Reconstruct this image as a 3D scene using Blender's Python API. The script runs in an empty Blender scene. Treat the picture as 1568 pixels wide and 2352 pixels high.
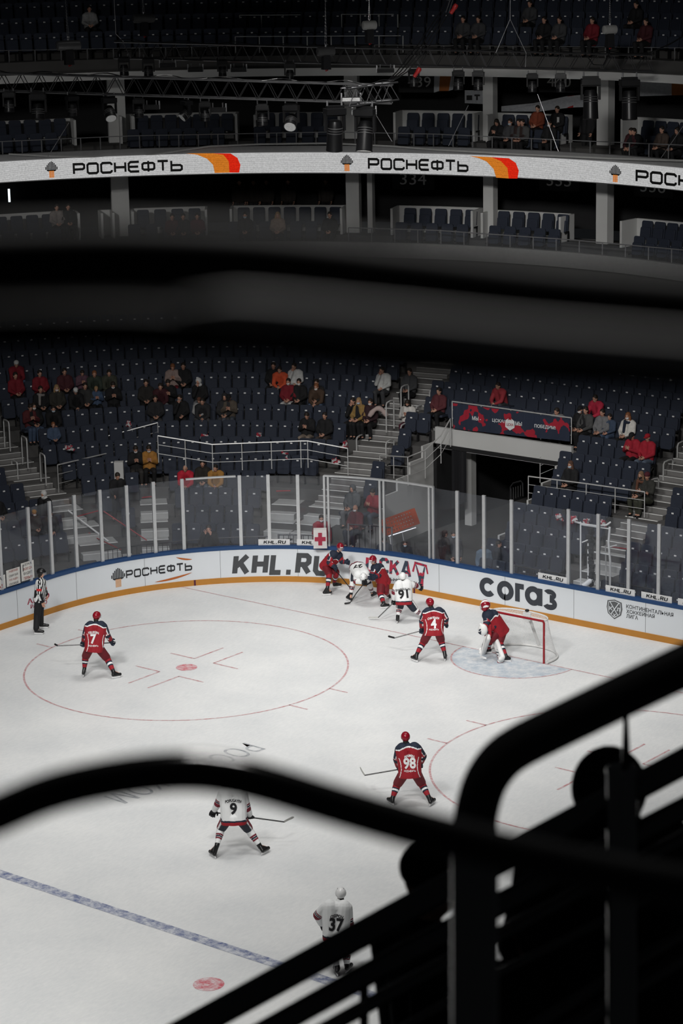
import bpy, bmesh, math, random
import numpy as np
from mathutils import Vector, Matrix
from mathutils.bvhtree import BVHTree
random.seed(7)
PI = math.pi
S = bpy.context.scene
COL = S.collection
V = Vector

# ---------------------------------------------------------------- camera
CAM = V((36.6102, -53.4084, 20.6349)); YAW, PITCH, ROLL, FPX = -0.67541, 0.24772, -0.0190, 5553.0
PW, PH = 1568, 2352
FW = V((math.sin(YAW)*math.cos(PITCH), math.cos(YAW)*math.cos(PITCH), -math.sin(PITCH)))
_r = V((math.cos(YAW), -math.sin(YAW), 0)); _u = _r.cross(FW)
RT = _r*math.cos(ROLL)+_u*math.sin(ROLL); UP = -_r*math.sin(ROLL)+_u*math.cos(ROLL)
FH = V((math.sin(YAW), math.cos(YAW), 0))            # level heading of the view
RH = V((math.cos(YAW), -math.sin(YAW), 0))
cd = bpy.data.cameras.new('camera'); cam = bpy.data.objects.new('camera', cd); COL.objects.link(cam)
cam.matrix_world = Matrix(((RT.x, UP.x, -FW.x, CAM.x), (RT.y, UP.y, -FW.y, CAM.y), (RT.z, UP.z, -FW.z, CAM.z), (0, 0, 0, 1)))
cd.sensor_fit = 'HORIZONTAL'; cd.sensor_width = 24.0; cd.lens = FPX*24.0/PW
cd.clip_start = 0.1; cd.clip_end = 400
cd.dof.use_dof = True; cd.dof.focus_distance = 72.0; cd.dof.aperture_fstop = 5.0
S.camera = cam
# ---------------------------------------------------------------- world, lamps, exposure
w = bpy.data.worlds.new('world'); S.world = w; w.use_nodes = True
w.node_tree.nodes['Background'].inputs[0].default_value = (0.85, 0.92, 1.0, 1)
w.node_tree.nodes['Background'].inputs[1].default_value = 0.006
S.view_settings.view_transform = 'Standard'; S.view_settings.look = 'None'
S.view_settings.exposure = 0.0; S.view_settings.gamma = 1.0
def flood(loc, aim, size, watts, spread):
    L = bpy.data.lights.new('arena_floodlight', 'AREA'); L.energy = watts; L.shape = 'RECTANGLE'
    L.size, L.size_y = size; L.spread = math.radians(spread); L.color = (1.0, 0.985, 0.96)
    o = bpy.data.objects.new('arena_floodlight', L); COL.objects.link(o); o.location = loc
    o.rotation_euler = (V(aim)-V(loc)).to_track_quat('-Z', 'Y').to_euler(); return o
for x in (-6.5, 6.5):
    for y, e in ((0, 365), (-12, 190), (-25, 660)):
        flood((x, y, 27), (x*1.05, y-1.0, 0), (7, 5), e, 62)
flood((18, -34, 27), (-11, 17, 9.6), (4, 3), 140, 20); flood((-4, -38, 27), (-27, 8, 9.6), (4, 3), 62, 20)  # unseen floods added to brighten the boxes and suites
# an unseen weak lamp added over the near stand to light the near rails
flood((33.2, -48.6, 24.6), (36, -52.6, 19.6), (1.4, .5), 44, 80)
# frontal floods from the far roof edge that reach the players' backs, the boards and the lower rows
for x in (-2, 12):
    flood((x+8, -34, 27), (-5, -2.0, 0.5), (5, 3), 560, 43)
S.cycles.max_bounces = 6; S.cycles.transparent_max_bounces = 16

# ---------------------------------------------------------------- survey helpers (pixel of the photo -> point of the place)
def ray(px, py):
    return FW+RT*((px-PW/2)/FPX)-UP*((py-PH/2)/FPX)
def at(px, py, depth): return CAM+ray(px, py)*depth
def atz(px, py, z=0.0):
    d = ray(px, py); return CAM+d*((z-CAM.z)/d.z)
def at_plane(px, py, p0, n):
    d = ray(px, py); return CAM+d*((p0-CAM).dot(n)/d.dot(n))
def proj(p):
    d = p-CAM; z = d.dot(FW); return PW/2+FPX*d.dot(RT)/z, PH/2-FPX*d.dot(UP)/z, z
def at_cyl(px, py, c, R):
    d = ray(px, py); o = CAM
    a = d.x*d.x+d.y*d.y; ox, oy = o.x-c[0], o.y-c[1]
    b = ox*d.x+oy*d.y; k = ox*ox+oy*oy-R*R
    t = (-b+math.sqrt(max(0, b*b-a*k)))/a
    return o+d*t

# ---------------------------------------------------------------- materials
MATS = {}
def mat(name, col, rough=0.6, metal=0.0, var=0.12, scale=9.0, emit=0, spec=0.4, bump=0.0):
    if name in MATS: return MATS[name]
    m = bpy.data.materials.new(name); m.use_nodes = True; nt = m.node_tree; b = nt.nodes['Principled BSDF']
    b.inputs['Roughness'].default_value = rough; b.inputs['Metallic'].default_value = metal
    b.inputs['Specular IOR Level'].default_value = spec
    tc = nt.nodes.new('ShaderNodeTexCoord'); nz = nt.nodes.new('ShaderNodeTexNoise'); nz.inputs['Scale'].default_value = scale
    nz.inputs['Detail'].default_value = 3
    nt.links.new(tc.outputs['Object'], nz.inputs['Vector'])
    mx = nt.nodes.new('ShaderNodeMix'); mx.data_type = 'RGBA'
    c = [max(0, x) for x in col]
    mx.inputs[6].default_value = (*[x*(1-var) for x in c], 1); mx.inputs[7].default_value = (*[min(1, x*(1+var)) for x in c], 1)
    nt.links.new(nz.outputs['Fac'], mx.inputs[0]); nt.links.new(mx.outputs[2], b.inputs['Base Color'])
    if emit:
        b.inputs['Emission Strength'].default_value = emit; nt.links.new(mx.outputs[2], b.inputs['Emission Color'])
    if bump:
        bp = nt.nodes.new('ShaderNodeBump'); bp.inputs['Strength'].default_value = bump; bp.inputs['Distance'].default_value = 0.01
        nt.links.new(nz.outputs['Fac'], bp.inputs['Height']); nt.links.new(bp.outputs[0], b.inputs['Normal'])
    MATS[name] = m; return m
def glass_mat(name, tint, haze, gloss=0.05):
    m = bpy.data.materials.new(name); m.use_nodes = True; nt = m.node_tree; nt.nodes.clear()
    out = nt.nodes.new('ShaderNodeOutputMaterial'); tr = nt.nodes.new('ShaderNodeBsdfTransparent'); tr.inputs[0].default_value = (*tint, 1)
    df = nt.nodes.new('ShaderNodeBsdfDiffuse'); df.inputs[0].default_value = (0.62, 0.68, 0.80, 1)
    gl = nt.nodes.new('ShaderNodeBsdfGlossy'); gl.inputs['Roughness'].default_value = 0.05
    tc = nt.nodes.new('ShaderNodeTexCoord'); nz = nt.nodes.new('ShaderNodeTexNoise'); nz.inputs['Scale'].default_value = 1.3; nz.inputs['Detail'].default_value = 6
    nt.links.new(tc.outputs['Object'], nz.inputs['Vector'])
    ml = nt.nodes.new('ShaderNodeMath'); ml.operation = 'MULTIPLY'; ml.inputs[1].default_value = haze*2; nt.links.new(nz.outputs['Fac'], ml.inputs[0])
    m1 = nt.nodes.new('ShaderNodeMixShader'); nt.links.new(ml.outputs[0], m1.inputs[0]); nt.links.new(tr.outputs[0], m1.inputs[1]); nt.links.new(df.outputs[0], m1.inputs[2])
    m2 = nt.nodes.new('ShaderNodeMixShader'); m2.inputs[0].default_value = gloss; nt.links.new(m1.outputs[0], m2.inputs[1]); nt.links.new(gl.outputs[0], m2.inputs[2])
    nt.links.new(m2.outputs[0], out.inputs[0]); MATS[name] = m; return m
def lin(r, g, b):
    f = lambda c: (c/255/12.92) if c/255 <= 0.04045 else ((c/255+0.055)/1.055)**2.4
    return (f(r), f(g), f(b))
M_ICE = None
RED = mat('jersey_red', (0.27, 0.006, 0.014), 0.75); DRED = mat('pants_dark_red', (0.13, 0.004, 0.010), 0.7)
NAVY = mat('jersey_navy', (0.012, 0.018, 0.035), 0.8); WHT = mat('jersey_white', (0.72, 0.73, 0.73), 0.8, var=.05)
BLK = mat('black_cloth', (0.008, 0.008, 0.010), 0.8); BLKP = mat('black_plastic', (0.01, 0.01, 0.011), 0.35)
MAROON = mat('stripe_maroon', (0.16, 0.012, 0.025), 0.8)
PNAVY = mat('pants_navy', (0.012, 0.016, 0.028), 0.7)
HELR = mat('helmet_red', (0.22, 0.006, 0.016), 0.25, var=.05); HELW = mat('helmet_white', (0.75, 0.75, 0.75), 0.25, var=.03)
SKIN = mat('skin', (0.50, 0.27, 0.19), 0.6, var=.06); LIP = mat('lips', (0.32, 0.11, 0.09), 0.5); EYE = mat('eye_dark', (0.02, 0.015, 0.012), 0.3)
HAIRD = mat('hair_dark', (0.02, 0.014, 0.01), 0.6); HAIRB = mat('hair_blond', (0.30, 0.19, 0.09), 0.6); HAIRR = mat('hair_red', (0.22, 0.08, 0.03), .6)
STEEL = mat('blade_steel', (0.7, 0.7, 0.72), 0.25, 0.9, var=.03); CHROME = mat('stainless_rail', (0.72, 0.72, 0.71), 0.3, 0.45, var=.05)
CONC = mat('concrete', (0.085, 0.082, 0.08), 0.9, var=.25, scale=1.6); CONCD = mat('concrete_dark', (0.07, 0.068, 0.066), 0.9, var=.25, scale=1.2)
PLAST = mat('painted_wall_pale', (0.55, 0.55, 0.54), 0.85, var=.08, scale=.7)
SEATM = mat('seat_navy_fabric', (0.021, 0.027, 0.044), 0.75, var=.15, scale=14); TAGM = mat('seat_number_white', (0.75, 0.75, 0.75), .5)
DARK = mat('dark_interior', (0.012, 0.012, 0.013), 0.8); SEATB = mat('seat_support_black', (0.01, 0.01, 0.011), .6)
BLACKP = mat('black_gloss_paint', (0.010, 0.010, 0.010), 0.13, spec=.6, var=.1)
TRUSSM = mat('truss_black_metal', (0.075, 0.075, 0.078), 0.35, 0.6); GREYM = mat('grey_metal', (0.30, 0.30, 0.31), 0.4, 0.5)
STEELP = mat('polished_steel_dark', (0.30, 0.30, 0.30), 0.10, 1.0, var=.03); BARM = mat('bar_dark_steel', (0.16, 0.16, 0.16), 0.16, 0.9, var=.05)
ALU = mat('aluminium_post', (0.55, 0.56, 0.57), 0.4, 0.6); YEL = mat('kick_plate_amber', (0.44, 0.19, 0.028), .5, var=.12, scale=2)
BLUE = mat('board_cap_blue', (0.012, 0.05, 0.145), .5); BOARD = mat('board_white', (0.66, 0.69, 0.72), .5, var=.04, scale=1.0)
GLASS = glass_mat('rink_glass', (0.93, 0.94, 0.96), 0.012, 0.03); BOXGLASS = glass_mat('parapet_glass', (0.9, 0.92, 0.93), 0.03, .04)
VISOR = glass_mat('visor_clear', (0.9, 0.92, 0.93), .05, .06)

# ---------------------------------------------------------------- object helpers
def finish(name, me, mats, parent=None, smooth=False, loc=None):
    for m in (mats if isinstance(mats, (list, tuple)) else [mats]): me.materials.append(m)
    if smooth: me.polygons.foreach_set('use_smooth', [True]*len(me.polygons))
    me.update(); o = bpy.data.objects.new(name, me); COL.objects.link(o)
    if parent: o.parent = parent
    if loc: o.location = loc
    return o
def tag(o, label=None, cat=None, group=None, kind=None):
    if label: o['label'] = label
    if cat: o['category'] = cat
    if group: o['group'] = group
    if kind: o['kind'] = kind
    return o
def empty(name, label, cat, loc=(0, 0, 0), rz=0, group=None, kind=None):
    o = bpy.data.objects.new(name, None); COL.objects.link(o); o.location = loc; o.rotation_euler = (0, 0, rz)
    o.empty_display_size = .2
    return tag(o, label, cat, group, kind)
class MB:
    def __init__(s): s.v, s.f, s.m = [], [], []
    def add(s, vs, fs, m=0):
        k = len(s.v); s.v += [tuple(v) for v in vs]; s.f += [tuple(i+k for i in f) for f in fs]; s.m += [m]*len(fs); return s
    def box(s, c, h, m=0, M=None, taper=1.0):
        c = V(c); vs = []
        for z in (-1, 1):
            t = taper if z > 0 else 1.0
            for x, y in ((-1, -1), (1, -1), (1, 1), (-1, 1)):
                v = V((x*h[0]*t, y*h[1]*t, z*h[2])); vs.append(c+(M @ v if M else v))
        return s.add(vs, [(3, 2, 1, 0), (4, 5, 6, 7), (0, 1, 5, 4), (1, 2, 6, 5), (2, 3, 7, 6), (3, 0, 4, 7)], m)
    def tube(s, pts, r, n=8, m=0, closed=False):
        pts = [V(p) for p in pts]; N = len(pts); rs = r if isinstance(r, (list, tuple)) else [r]*N
        k = len(s.v); up = None
        for i, p in enumerate(pts):
            if closed: t = pts[(i+1) % N]-pts[i-1]
            else: t = pts[min(i+1, N-1)]-pts[max(i-1, 0)]
            if t.length < 1e-9: t = V((0, 0, 1))
            t.normalize()
            if up is None: up = V((0, 0, 1)) if abs(t.z) < .9 else V((1, 0, 0))
            a = t.cross(up)
            if a.length < 1e-6: a = t.orthogonal()
            a.normalize(); b = a.cross(t).normalized(); up = b
            for j in range(n):
                q = 2*PI*j/n; s.v.append(tuple(p+(a*math.cos(q)+b*math.sin(q))*rs[i]))
        for i in range(N if closed else N-1):
            i2 = (i+1) % N
            for j in range(n):
                s.f.append((k+i*n+j, k+i*n+(j+1) % n, k+i2*n+(j+1) % n, k+i2*n+j)); s.m.append(m)
        if not closed:
            s.f.append(tuple(k+j for j in range(n))[::-1]); s.m.append(m)
            s.f.append(tuple(k+(N-1)*n+j for j in range(n))); s.m.append(m)
        return s
    def lathe(s, prof, c=(0, 0, 0), M=None, n=20, m=0):
        k = len(s.v); c = V(c)
        for r, z in prof:
            for j in range(n):
                q = 2*PI*j/n; v = V((r*math.cos(q), r*math.sin(q), z)); s.v.append(tuple(c+(M @ v if M else v)))
        for i in range(len(prof)-1):
            for j in range(n):
                s.f.append((k+i*n+j, k+i*n+(j+1) % n, k+(i+1)*n+(j+1) % n, k+(i+1)*n+j)); s.m.append(m)
        s.f.append(tuple(k+j for j in range(n))[::-1]); s.m.append(m)
        s.f.append(tuple(k+(len(prof)-1)*n+j for j in range(n))); s.m.append(m)
        return s
    def capsule(s, a, ra, b, rb, n=12, m=0):
        a, b = V(a), V(b); d = b-a; L = d.length
        M = d.to_track_quat('Z', 'Y').to_matrix() if L > 1e-6 else Matrix.Identity(3)
        prof = []
        for i in range(1, 5): q = -PI/2+PI/2*i/4.0; prof.append((ra*math.cos(q)+1e-5, ra*math.sin(q)))
        for i in range(0, 4): q = PI/2*i/4.0; prof.append((rb*math.cos(q), L+rb*math.sin(q)))
        prof.insert(0, (ra*.2, -ra*.99)); prof.append((rb*.2, L+rb*.99))
        return s.lathe(prof, a, M, n, m)
    def ell(s, c, r, M=None, n=14, m=0):
        c = V(c); prof = [(math.cos(q)+1e-4, math.sin(q)) for q in [(-PI/2+PI*(i+.5)/9) for i in range(9)]]
        D = Matrix.Diagonal(V(r)); return s.lathe(prof, c, (M @ D) if M else D, n, m)
    def prism(s, poly, z0, z1, m=0, fn=None):
        n = len(poly); vs = [(p[0], p[1], z0) for p in poly]+[(p[0], p[1], z1) for p in poly]
        if fn: vs = [fn(V(v)) for v in vs]
        return s.add(vs, [tuple(range(n))[::-1], tuple(range(n, 2*n))]+[(i, (i+1) % n, n+(i+1) % n, n+i) for i in range(n)], m)
    def mesh(s, name='m'):
        me = bpy.data.meshes.new(name); me.from_pydata(s.v, [], s.f)
        me.polygons.foreach_set('material_index', s.m); me.update(); return me
    def build(s, name, mats, parent=None, smooth=False, loc=None):
        return finish(name, s.mesh(name), mats, parent, smooth, loc)
def smooth_angle(o, ang=40):
    me = o.data; me.polygons.foreach_set('use_smooth', [True]*len(me.polygons))
    bm = bmesh.new(); bm.from_mesh(me); a = math.radians(ang)
    for e in bm.edges:
        e.smooth = not (len(e.link_faces) != 2 or e.calc_face_angle(0) > a)
    bm.to_mesh(me); bm.free(); return o
# a side scene in which modifiers and fonts are turned into meshes
TMP = bpy.data.scenes.new('workshop')
def bake(ob):
    TMP.collection.objects.link(ob); vl = TMP.view_layers[0]; vl.update()
    me = bpy.data.meshes.new_from_object(ob.evaluated_get(vl.depsgraph))
    TMP.collection.objects.unlink(ob); bpy.data.objects.remove(ob); return me
def solid(mb, voxel, smooth=2):
    """one continuous skin around all the shapes collected in mb"""
    me = mb.mesh('raw'); ob = bpy.data.objects.new('raw', me)
    r = ob.modifiers.new('r', 'REMESH'); r.mode = 'VOXEL'; r.voxel_size = voxel
    if smooth:
        s = ob.modifiers.new('s', 'SMOOTH'); s.factor = .5; s.iterations = smooth
    out = bake(ob); out.materials.clear(); bpy.data.meshes.remove(me); return out
def paint(me, fn):
    n = len(me.polygons); c = np.empty(n*3); me.polygons.foreach_get('center', c); nn = np.empty(n*3); me.polygons.foreach_get('normal', nn)
    me.polygons.foreach_set('material_index', [fn(V(a), V(b)) for a, b in zip(c.reshape(-1, 3), nn.reshape(-1, 3))])
def text_mesh(txt, size=1.0, offset=0.0, shear=0.0, sx=1.0, align='CENTER', spacing=1.0, grid=None):
    cu = bpy.data.curves.new('t', 'FONT'); cu.body = txt; cu.size = size; cu.offset = offset; cu.shear = shear
    cu.align_x = align; cu.align_y = 'CENTER'; cu.space_character = spacing; cu.resolution_u = 3; cu.fill_mode = 'FRONT' if hasattr(cu, 'fill_mode') else cu.fill_mode
    me = bake(bpy.data.objects.new('t', cu)); me.materials.clear()
    bm = bmesh.new(); bm.from_mesh(me); bpy.data.meshes.remove(me)
    for v in bm.verts: v.co.x *= sx
    return grid_cut(bm, grid)
def grid_cut(bm, grid):
    if grid and bm.verts:
        xs = [v.co.x for v in bm.verts]; x = math.floor(min(xs)/grid)*grid
        while x < max(xs):
            bmesh.ops.bisect_plane(bm, geom=bm.verts[:]+bm.edges[:]+bm.faces[:], plane_co=(x, 0, 0), plane_no=(1, 0, 0)); x += grid
    me = bpy.data.meshes.new('t'); bm.to_mesh(me); bm.free(); return me
def warp(me, fn):
    for v in me.vertices: v.co = fn(v.co)
    me.update(); return me
def fit_width(me, w, h=None):
    xs = [v.co.x for v in me.vertices]; ys = [v.co.y for v in me.vertices]
    cx, cy = (max(xs)+min(xs))/2, (max(ys)+min(ys))/2; k = w/(max(xs)-min(xs)); ky = k if h is None else h/(max(ys)-min(ys))
    for v in me.vertices: v.co = V(((v.co.x-cx)*k, (v.co.y-cy)*ky, v.co.z))
    me.update(); return me
def flat_mesh(polys, grid=None):
    """a flat picture made of polygons [(points, material)] in x, y"""
    mb = MB()
    for i, (p, m) in enumerate(polys): mb.add([(x, y, (i % 9)*.0005) for x, y in p], [tuple(range(len(p)))], m)      # strokes that cross lie a hair above one another
    bm = bmesh.new(); me = mb.mesh(); bm.from_mesh(me); bpy.data.meshes.remove(me)
    return grid_cut(bm, grid)
def stroke(pts, wd, closed=False, m=0):
    out = []; P = [V((p[0], p[1])) for p in pts]; n = len(P)
    for i in range(n if closed else n-1):
        a, b = P[i], P[(i+1) % n]; d = (b-a).normalized(); q = V((-d.y, d.x))*wd/2
        def ext(p0, p1, p2):
            u, v = (p1-p0).normalized(), (p2-p1).normalized(); return min(wd*.5, wd*.5*math.tan(min(1.5, math.acos(max(-1, min(1, u.dot(v)))))/2))
        ea = d*(ext(P[i-1], a, b) if (closed or i > 0) else 0); eb = d*(ext(a, b, P[(i+2) % n]) if (closed or i < n-2) else 0)
        out.append(([tuple(a-ea+q), tuple(a-ea-q), tuple(b+eb-q), tuple(b+eb+q)], m))
    return out
LET = {'Р': [([(0, 0), (0, 1), (.85, 1), (1, .88), (1, .58), (.85, .46), (0, .46)], 0)], 'О': [([(.14, 0), (0, .14), (0, .86), (.14, 1), (.86, 1), (1, .86), (1, .14), (.86, 0)], 1)],
 'С': [([(1, .75), (1, .88), (.86, 1), (.14, 1), (0, .86), (0, .14), (.14, 0), (.86, 0), (1, .12), (1, .25)], 0)], 'Н': [([(0, 0), (0, 1)], 0), ([(1, 0), (1, 1)], 0), ([(0, .5), (1, .5)], 0)],
 'Е': [([(1, 1), (.18, 1), (0, .82), (0, .18), (.18, 0), (1, 0)], 0), ([(0, .5), (.92, .5)], 0)], 'Ф': [([(.14, .16), (0, .28), (0, .72), (.14, .84), (.96, .84), (1.1, .72), (1.1, .28), (.96, .16)], 1), ([(.55, -.06), (.55, 1.06)], 0)],
 'Т': [([(0, 1), (1, 1)], 0), ([(.5, 0), (.5, 1)], 0)], 'Ь': [([(0, 1), (0, 0), (.85, 0), (1, .12), (1, .42), (.85, .54), (0, .54)], 0)]}
LET.update({'K': [([(0, 0), (0, 1)], 0), ([(.06, .40), (.62, 1)], 0), ([(.26, .60), (.68, 0)], 0)], 'H': [([(0, 0), (0, 1)], 0), ([(.62, 0), (.62, 1)], 0), ([(0, .5), (.62, .5)], 0)], 'L': [([(0, 1), (0, 0), (.48, 0)], 0)], '.': [([(-.07, .02), (.18, .02)], 0)],
 'R': [([(0, 0), (0, 1), (.44, 1), (.58, .88), (.58, .62), (.44, .48), (0, .48)], 0), ([(.30, .46), (.62, 0)], 0)], 'U': [([(0, 1), (0, .18), (.14, 0), (.46, 0), (.60, .18), (.60, 1)], 0)],
 'Ц': [([(0, 1), (0, 0), (.78, 0), (.78, -.16)], 0), ([(.62, 0), (.62, 1)], 0)], 'c': [([(.56, .74), (.56, .88), (.44, 1), (.14, 1), (0, .86), (0, .14), (.14, 0), (.44, 0), (.56, .12), (.56, .26)], 0)], 'k': [([(0, 0), (0, 1)], 0), ([(.06, .40), (.58, 1)], 0), ([(.24, .58), (.62, 0)], 0)], 'A': [([(0, 0), (.30, 1), (.40, 1), (.70, 0)], 0), ([(.14, .30), (.56, .30)], 0)]})
def bold(word, wd=.29, gap=.38, shear=.12, m=0):
    out = []; x = 0
    for ch in word:
        for pts, cl in LET[ch]: out += stroke([(x+p[0], p[1]) for p in pts], wd, bool(cl), m)
        x += max(p[0] for pts, cl in LET[ch] for p in pts)+gap
    return [([(a+shear*b, b) for a, b in P], mm) for P, mm in out]
def arc_stroke(cx, cy, rx, ry, a0, a1, wd, n=22):
    P = []
    for i in range(n+1): q = math.radians(a0+(a1-a0)*i/n); P.append((cx+(rx+wd/2)*math.cos(q), cy+(ry+wd/2)*math.sin(q)))
    for i in range(n, -1, -1): q = math.radians(a0+(a1-a0)*i/n); P.append((cx+(rx-wd/2)*math.cos(q), cy+(ry-wd/2)*math.sin(q)))
    return [([P[i], P[i+1], P[2*n-i], P[2*n+1-i]], 0) for i in range(n)]
def wordmark(word, wd=.22, gap=.42, m=0):
    """squared extended capitals drawn as strokes; returns polygons in a box one unit high"""
    out = []; x = 0
    for ch in word:
        k = 1.25 if ch != 'Ф' else 1.3
        for pts, cl in LET[ch]: out += stroke([(x+p[0]*k, p[1]) for p in pts], wd, bool(cl), m)
        x += k*(1.1 if ch == 'Ф' else 1)+gap
    return out, x-gap
def copies(o, parent=None):
    c = o.copy(); COL.objects.link(c); c.parent = parent
    for ch in o.children: copies(ch, c)
    return c
# ================================================================ THE ICE
BC, BR = (-6.0, -4.3), 7.9            # centre and radius of the rounded corner of the boards
def board_pt(s):
    """point, tangent and outward normal along the foot of the boards; s = 0 where the left side board meets the corner"""
    L = BR*PI/2
    if s < 0: return V((BC[0]-BR, BC[1]+s, 0)), V((0, 1, 0)), V((-1, 0, 0))
    if s > L: return V((BC[0]+(s-L), BC[1]+BR, 0)), V((1, 0, 0)), V((0, 1, 0))
    a = PI-s/BR; n = V((math.cos(a), math.sin(a), 0)); return V((BC[0], BC[1], 0))+n*BR, V((n.y, -n.x, 0)), n
def board_s(px, z, d=0.0):
    lo, hi = -14.0, 34.0
    for _ in range(50):
        m = (lo+hi)/2; p, t, n = board_pt(m)
        if proj(p+n*d+V((0, 0, z)))[0] < px: lo = m
        else: hi = m
    return (lo+hi)/2
def ice_material():
    m = bpy.data.materials.new('ice'); m.use_nodes = True; nt = m.node_tree; b = nt.nodes['Principled BSDF']
    tc = nt.nodes.new('ShaderNodeTexCoord'); mp = nt.nodes.new('ShaderNodeMapping'); mp.inputs['Scale'].default_value = (1, .35, 1); mp.inputs['Rotation'].default_value = (0, 0, .6)
    nt.links.new(tc.outputs['Object'], mp.inputs[0])
    n1 = nt.nodes.new('ShaderNodeTexNoise'); n1.inputs['Scale'].default_value = 14; n1.inputs['Detail'].default_value = 8; n1.inputs['Roughness'].default_value = .7
    nt.links.new(mp.outputs[0], n1.inputs['Vector'])
    n2 = nt.nodes.new('ShaderNodeTexNoise'); n2.inputs['Scale'].default_value = .5; n2.inputs['Detail'].default_value = 4
    nt.links.new(tc.outputs['Object'], n2.inputs['Vector'])
    ad = nt.nodes.new('ShaderNodeMath'); ad.operation = 'ADD'; nt.links.new(n1.outputs['Fac'], ad.inputs[0]); nt.links.new(n2.outputs['Fac'], ad.inputs[1])
    cr = nt.nodes.new('ShaderNodeValToRGB'); cr.color_ramp.elements[0].position = .35; cr.color_ramp.elements[0].color = (.60, .615, .625, 1)
    cr.color_ramp.elements[1].position = .65; cr.color_ramp.elements[1].color = (.74, .745, .74, 1)
    hf = nt.nodes.new('ShaderNodeMath'); hf.operation = 'MULTIPLY'; hf.inputs[1].default_value = .5; nt.links.new(ad.outputs[0], hf.inputs[0]); nt.links.new(hf.outputs[0], cr.inputs[0])
    nt.links.new(cr.outputs[0], b.inputs['Base Color']); b.inputs['Roughness'].default_value = .42; b.inputs['Specular IOR Level'].default_value = .25
    return m
def mark_material(name, col, cover=.62, sc=7):
    """paint under scratched ice: the colour worn through to white by a noise of its own"""
    m = bpy.data.materials.new(name); m.use_nodes = True; nt = m.node_tree; b = nt.nodes['Principled BSDF']
    tc = nt.nodes.new('ShaderNodeTexCoord'); n1 = nt.nodes.new('ShaderNodeTexNoise'); n1.inputs['Scale'].default_value = sc; n1.inputs['Detail'].default_value = 9; n1.inputs['Roughness'].default_value = .75
    nt.links.new(tc.outputs['Object'], n1.inputs['Vector'])
    cr = nt.nodes.new('ShaderNodeValToRGB'); cr.color_ramp.elements[0].position = .36; cr.color_ramp.elements[0].color = (*col, 1)
    cr.color_ramp.elements[1].position = cover+.12; cr.color_ramp.elements[1].color = (.66, .67, .68, 1)
    nt.links.new(n1.outputs['Fac'], cr.inputs[0]); nt.links.new(cr.outputs[0], b.inputs['Base Color']); b.inputs['Roughness'].default_value = .45; b.inputs['Specular IOR Level'].default_value = .25
    return m
M_ICE = ice_material(); M_REDL = mark_material('ice_red_paint', (.44, .15, .16), .58); M_BLUL = mark_material('ice_blue_paint', (.06, .09, .22), .55, 5)
M_DOT = mark_material('ice_dot_paint', (.50, .05, .08), .55, 6); M_CRE = mark_material('ice_crease_blue', (.36, .43, .50), .52, 3); M_LETT = mark_material('ice_lettering_grey', (.22, .24, .26), .62, 6)
outline = []
for i in range(25): a = PI-PI/2*i/24; outline.append((BC[0]+BR*math.cos(a), BC[1]+BR*math.sin(a)))
for i in range(25): a = PI/2-PI/2*i/24; outline.append((-BC[0]+BR*math.cos(a), BC[1]+BR*math.sin(a)))
for i in range(25): a = -PI/2*i/24; outline.append((-BC[0]+BR*math.cos(a), -48+BR*math.sin(a)))
for i in range(25): a = -PI/2-PI/2*i/24; outline.append((BC[0]+BR*math.cos(a), -48+BR*math.sin(a)))
mb = MB(); mb.prism(outline, -.12, 0.0)
FLOOR = tag(mb.build('floor', M_ICE), 'white scratched ice sheet of the hockey rink', 'ice', kind='structure')
ZI = .004
def ring(cx, cy, r, wd, a0=0, a1=2*PI, n=96):
    mb = MB()
    for i in range(n):
        q0, q1 = a0+(a1-a0)*i/n, a0+(a1-a0)*(i+1)/n
        mb.add([(cx+(r-wd/2)*math.cos(q0), cy+(r-wd/2)*math.sin(q0), ZI), (cx+(r+wd/2)*math.cos(q0), cy+(r+wd/2)*math.sin(q0), ZI), (cx+(r+wd/2)*math.cos(q1), cy+(r+wd/2)*math.sin(q1), ZI), (cx+(r-wd/2)*math.cos(q1), cy+(r-wd/2)*math.sin(q1), ZI)], [(0, 1, 2, 3)])
    return mb
def rect(mb, x0, y0, x1, y1): return mb.add([(x0, y0, ZI), (x1, y0, ZI), (x1, y1, ZI), (x0, y1, ZI)], [(0, 1, 2, 3)])
def disc(cx, cy, r, n=40, z=ZI):
    return MB().add([(cx+r*math.cos(2*PI*i/n), cy+r*math.sin(2*PI*i/n), z) for i in range(n)], [tuple(range(n))])
rect(MB(), 0, 0, 1, 1)
mb = MB(); rect(mb, -12.9, -.025, 12.9, .025); mb.build('goal_line', M_REDL, FLOOR)
mb = MB(); rect(mb, -13.9, -19.56, 13.9, -19.26); mb.build('blue_line', M_BLUL, FLOOR)
for sx in (-1, 1):
    cx, cy = 7.0*sx, -6.0
    mb = ring(cx, cy, 4.5, .055)
    for hx in (-1, 1):
        for hy in (-.85, .85):
            xe = math.sqrt(4.5**2-hy*hy); rect(mb, cx+hx*xe, cy+hy-.03, cx+hx*(xe+.62), cy+hy+.03)
    mb.build('faceoff_circle', M_REDL, FLOOR)
    mb = MB()
    for ax in (-1, 1):
        for ay in (-1, 1):
            x, y = cx+ax*.36, cy+ay*.72
            rect(mb, min(x, x+ax*.9), y-.03, max(x, x+ax*.9), y+.03); rect(mb, x-.03, min(y, y+ay*1.25), x+.03, max(y, y+ay*1.25))
    mb.build('faceoff_hash_marks', M_REDL, FLOOR)
    disc(cx, cy, .3).build('faceoff_dot', M_DOT, FLOOR); disc(7.0*sx, -20.91, .31).build('neutral_zone_dot', M_DOT, FLOOR)
mb = MB(); n = 40
mb.add([(1.83*math.cos(PI+PI*i/n), 1.83*math.sin(PI+PI*i/n), ZI*.7) for i in range(n+1)], [tuple(range(n+1))]); mb.build('goal_crease', M_CRE, FLOOR)
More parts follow.
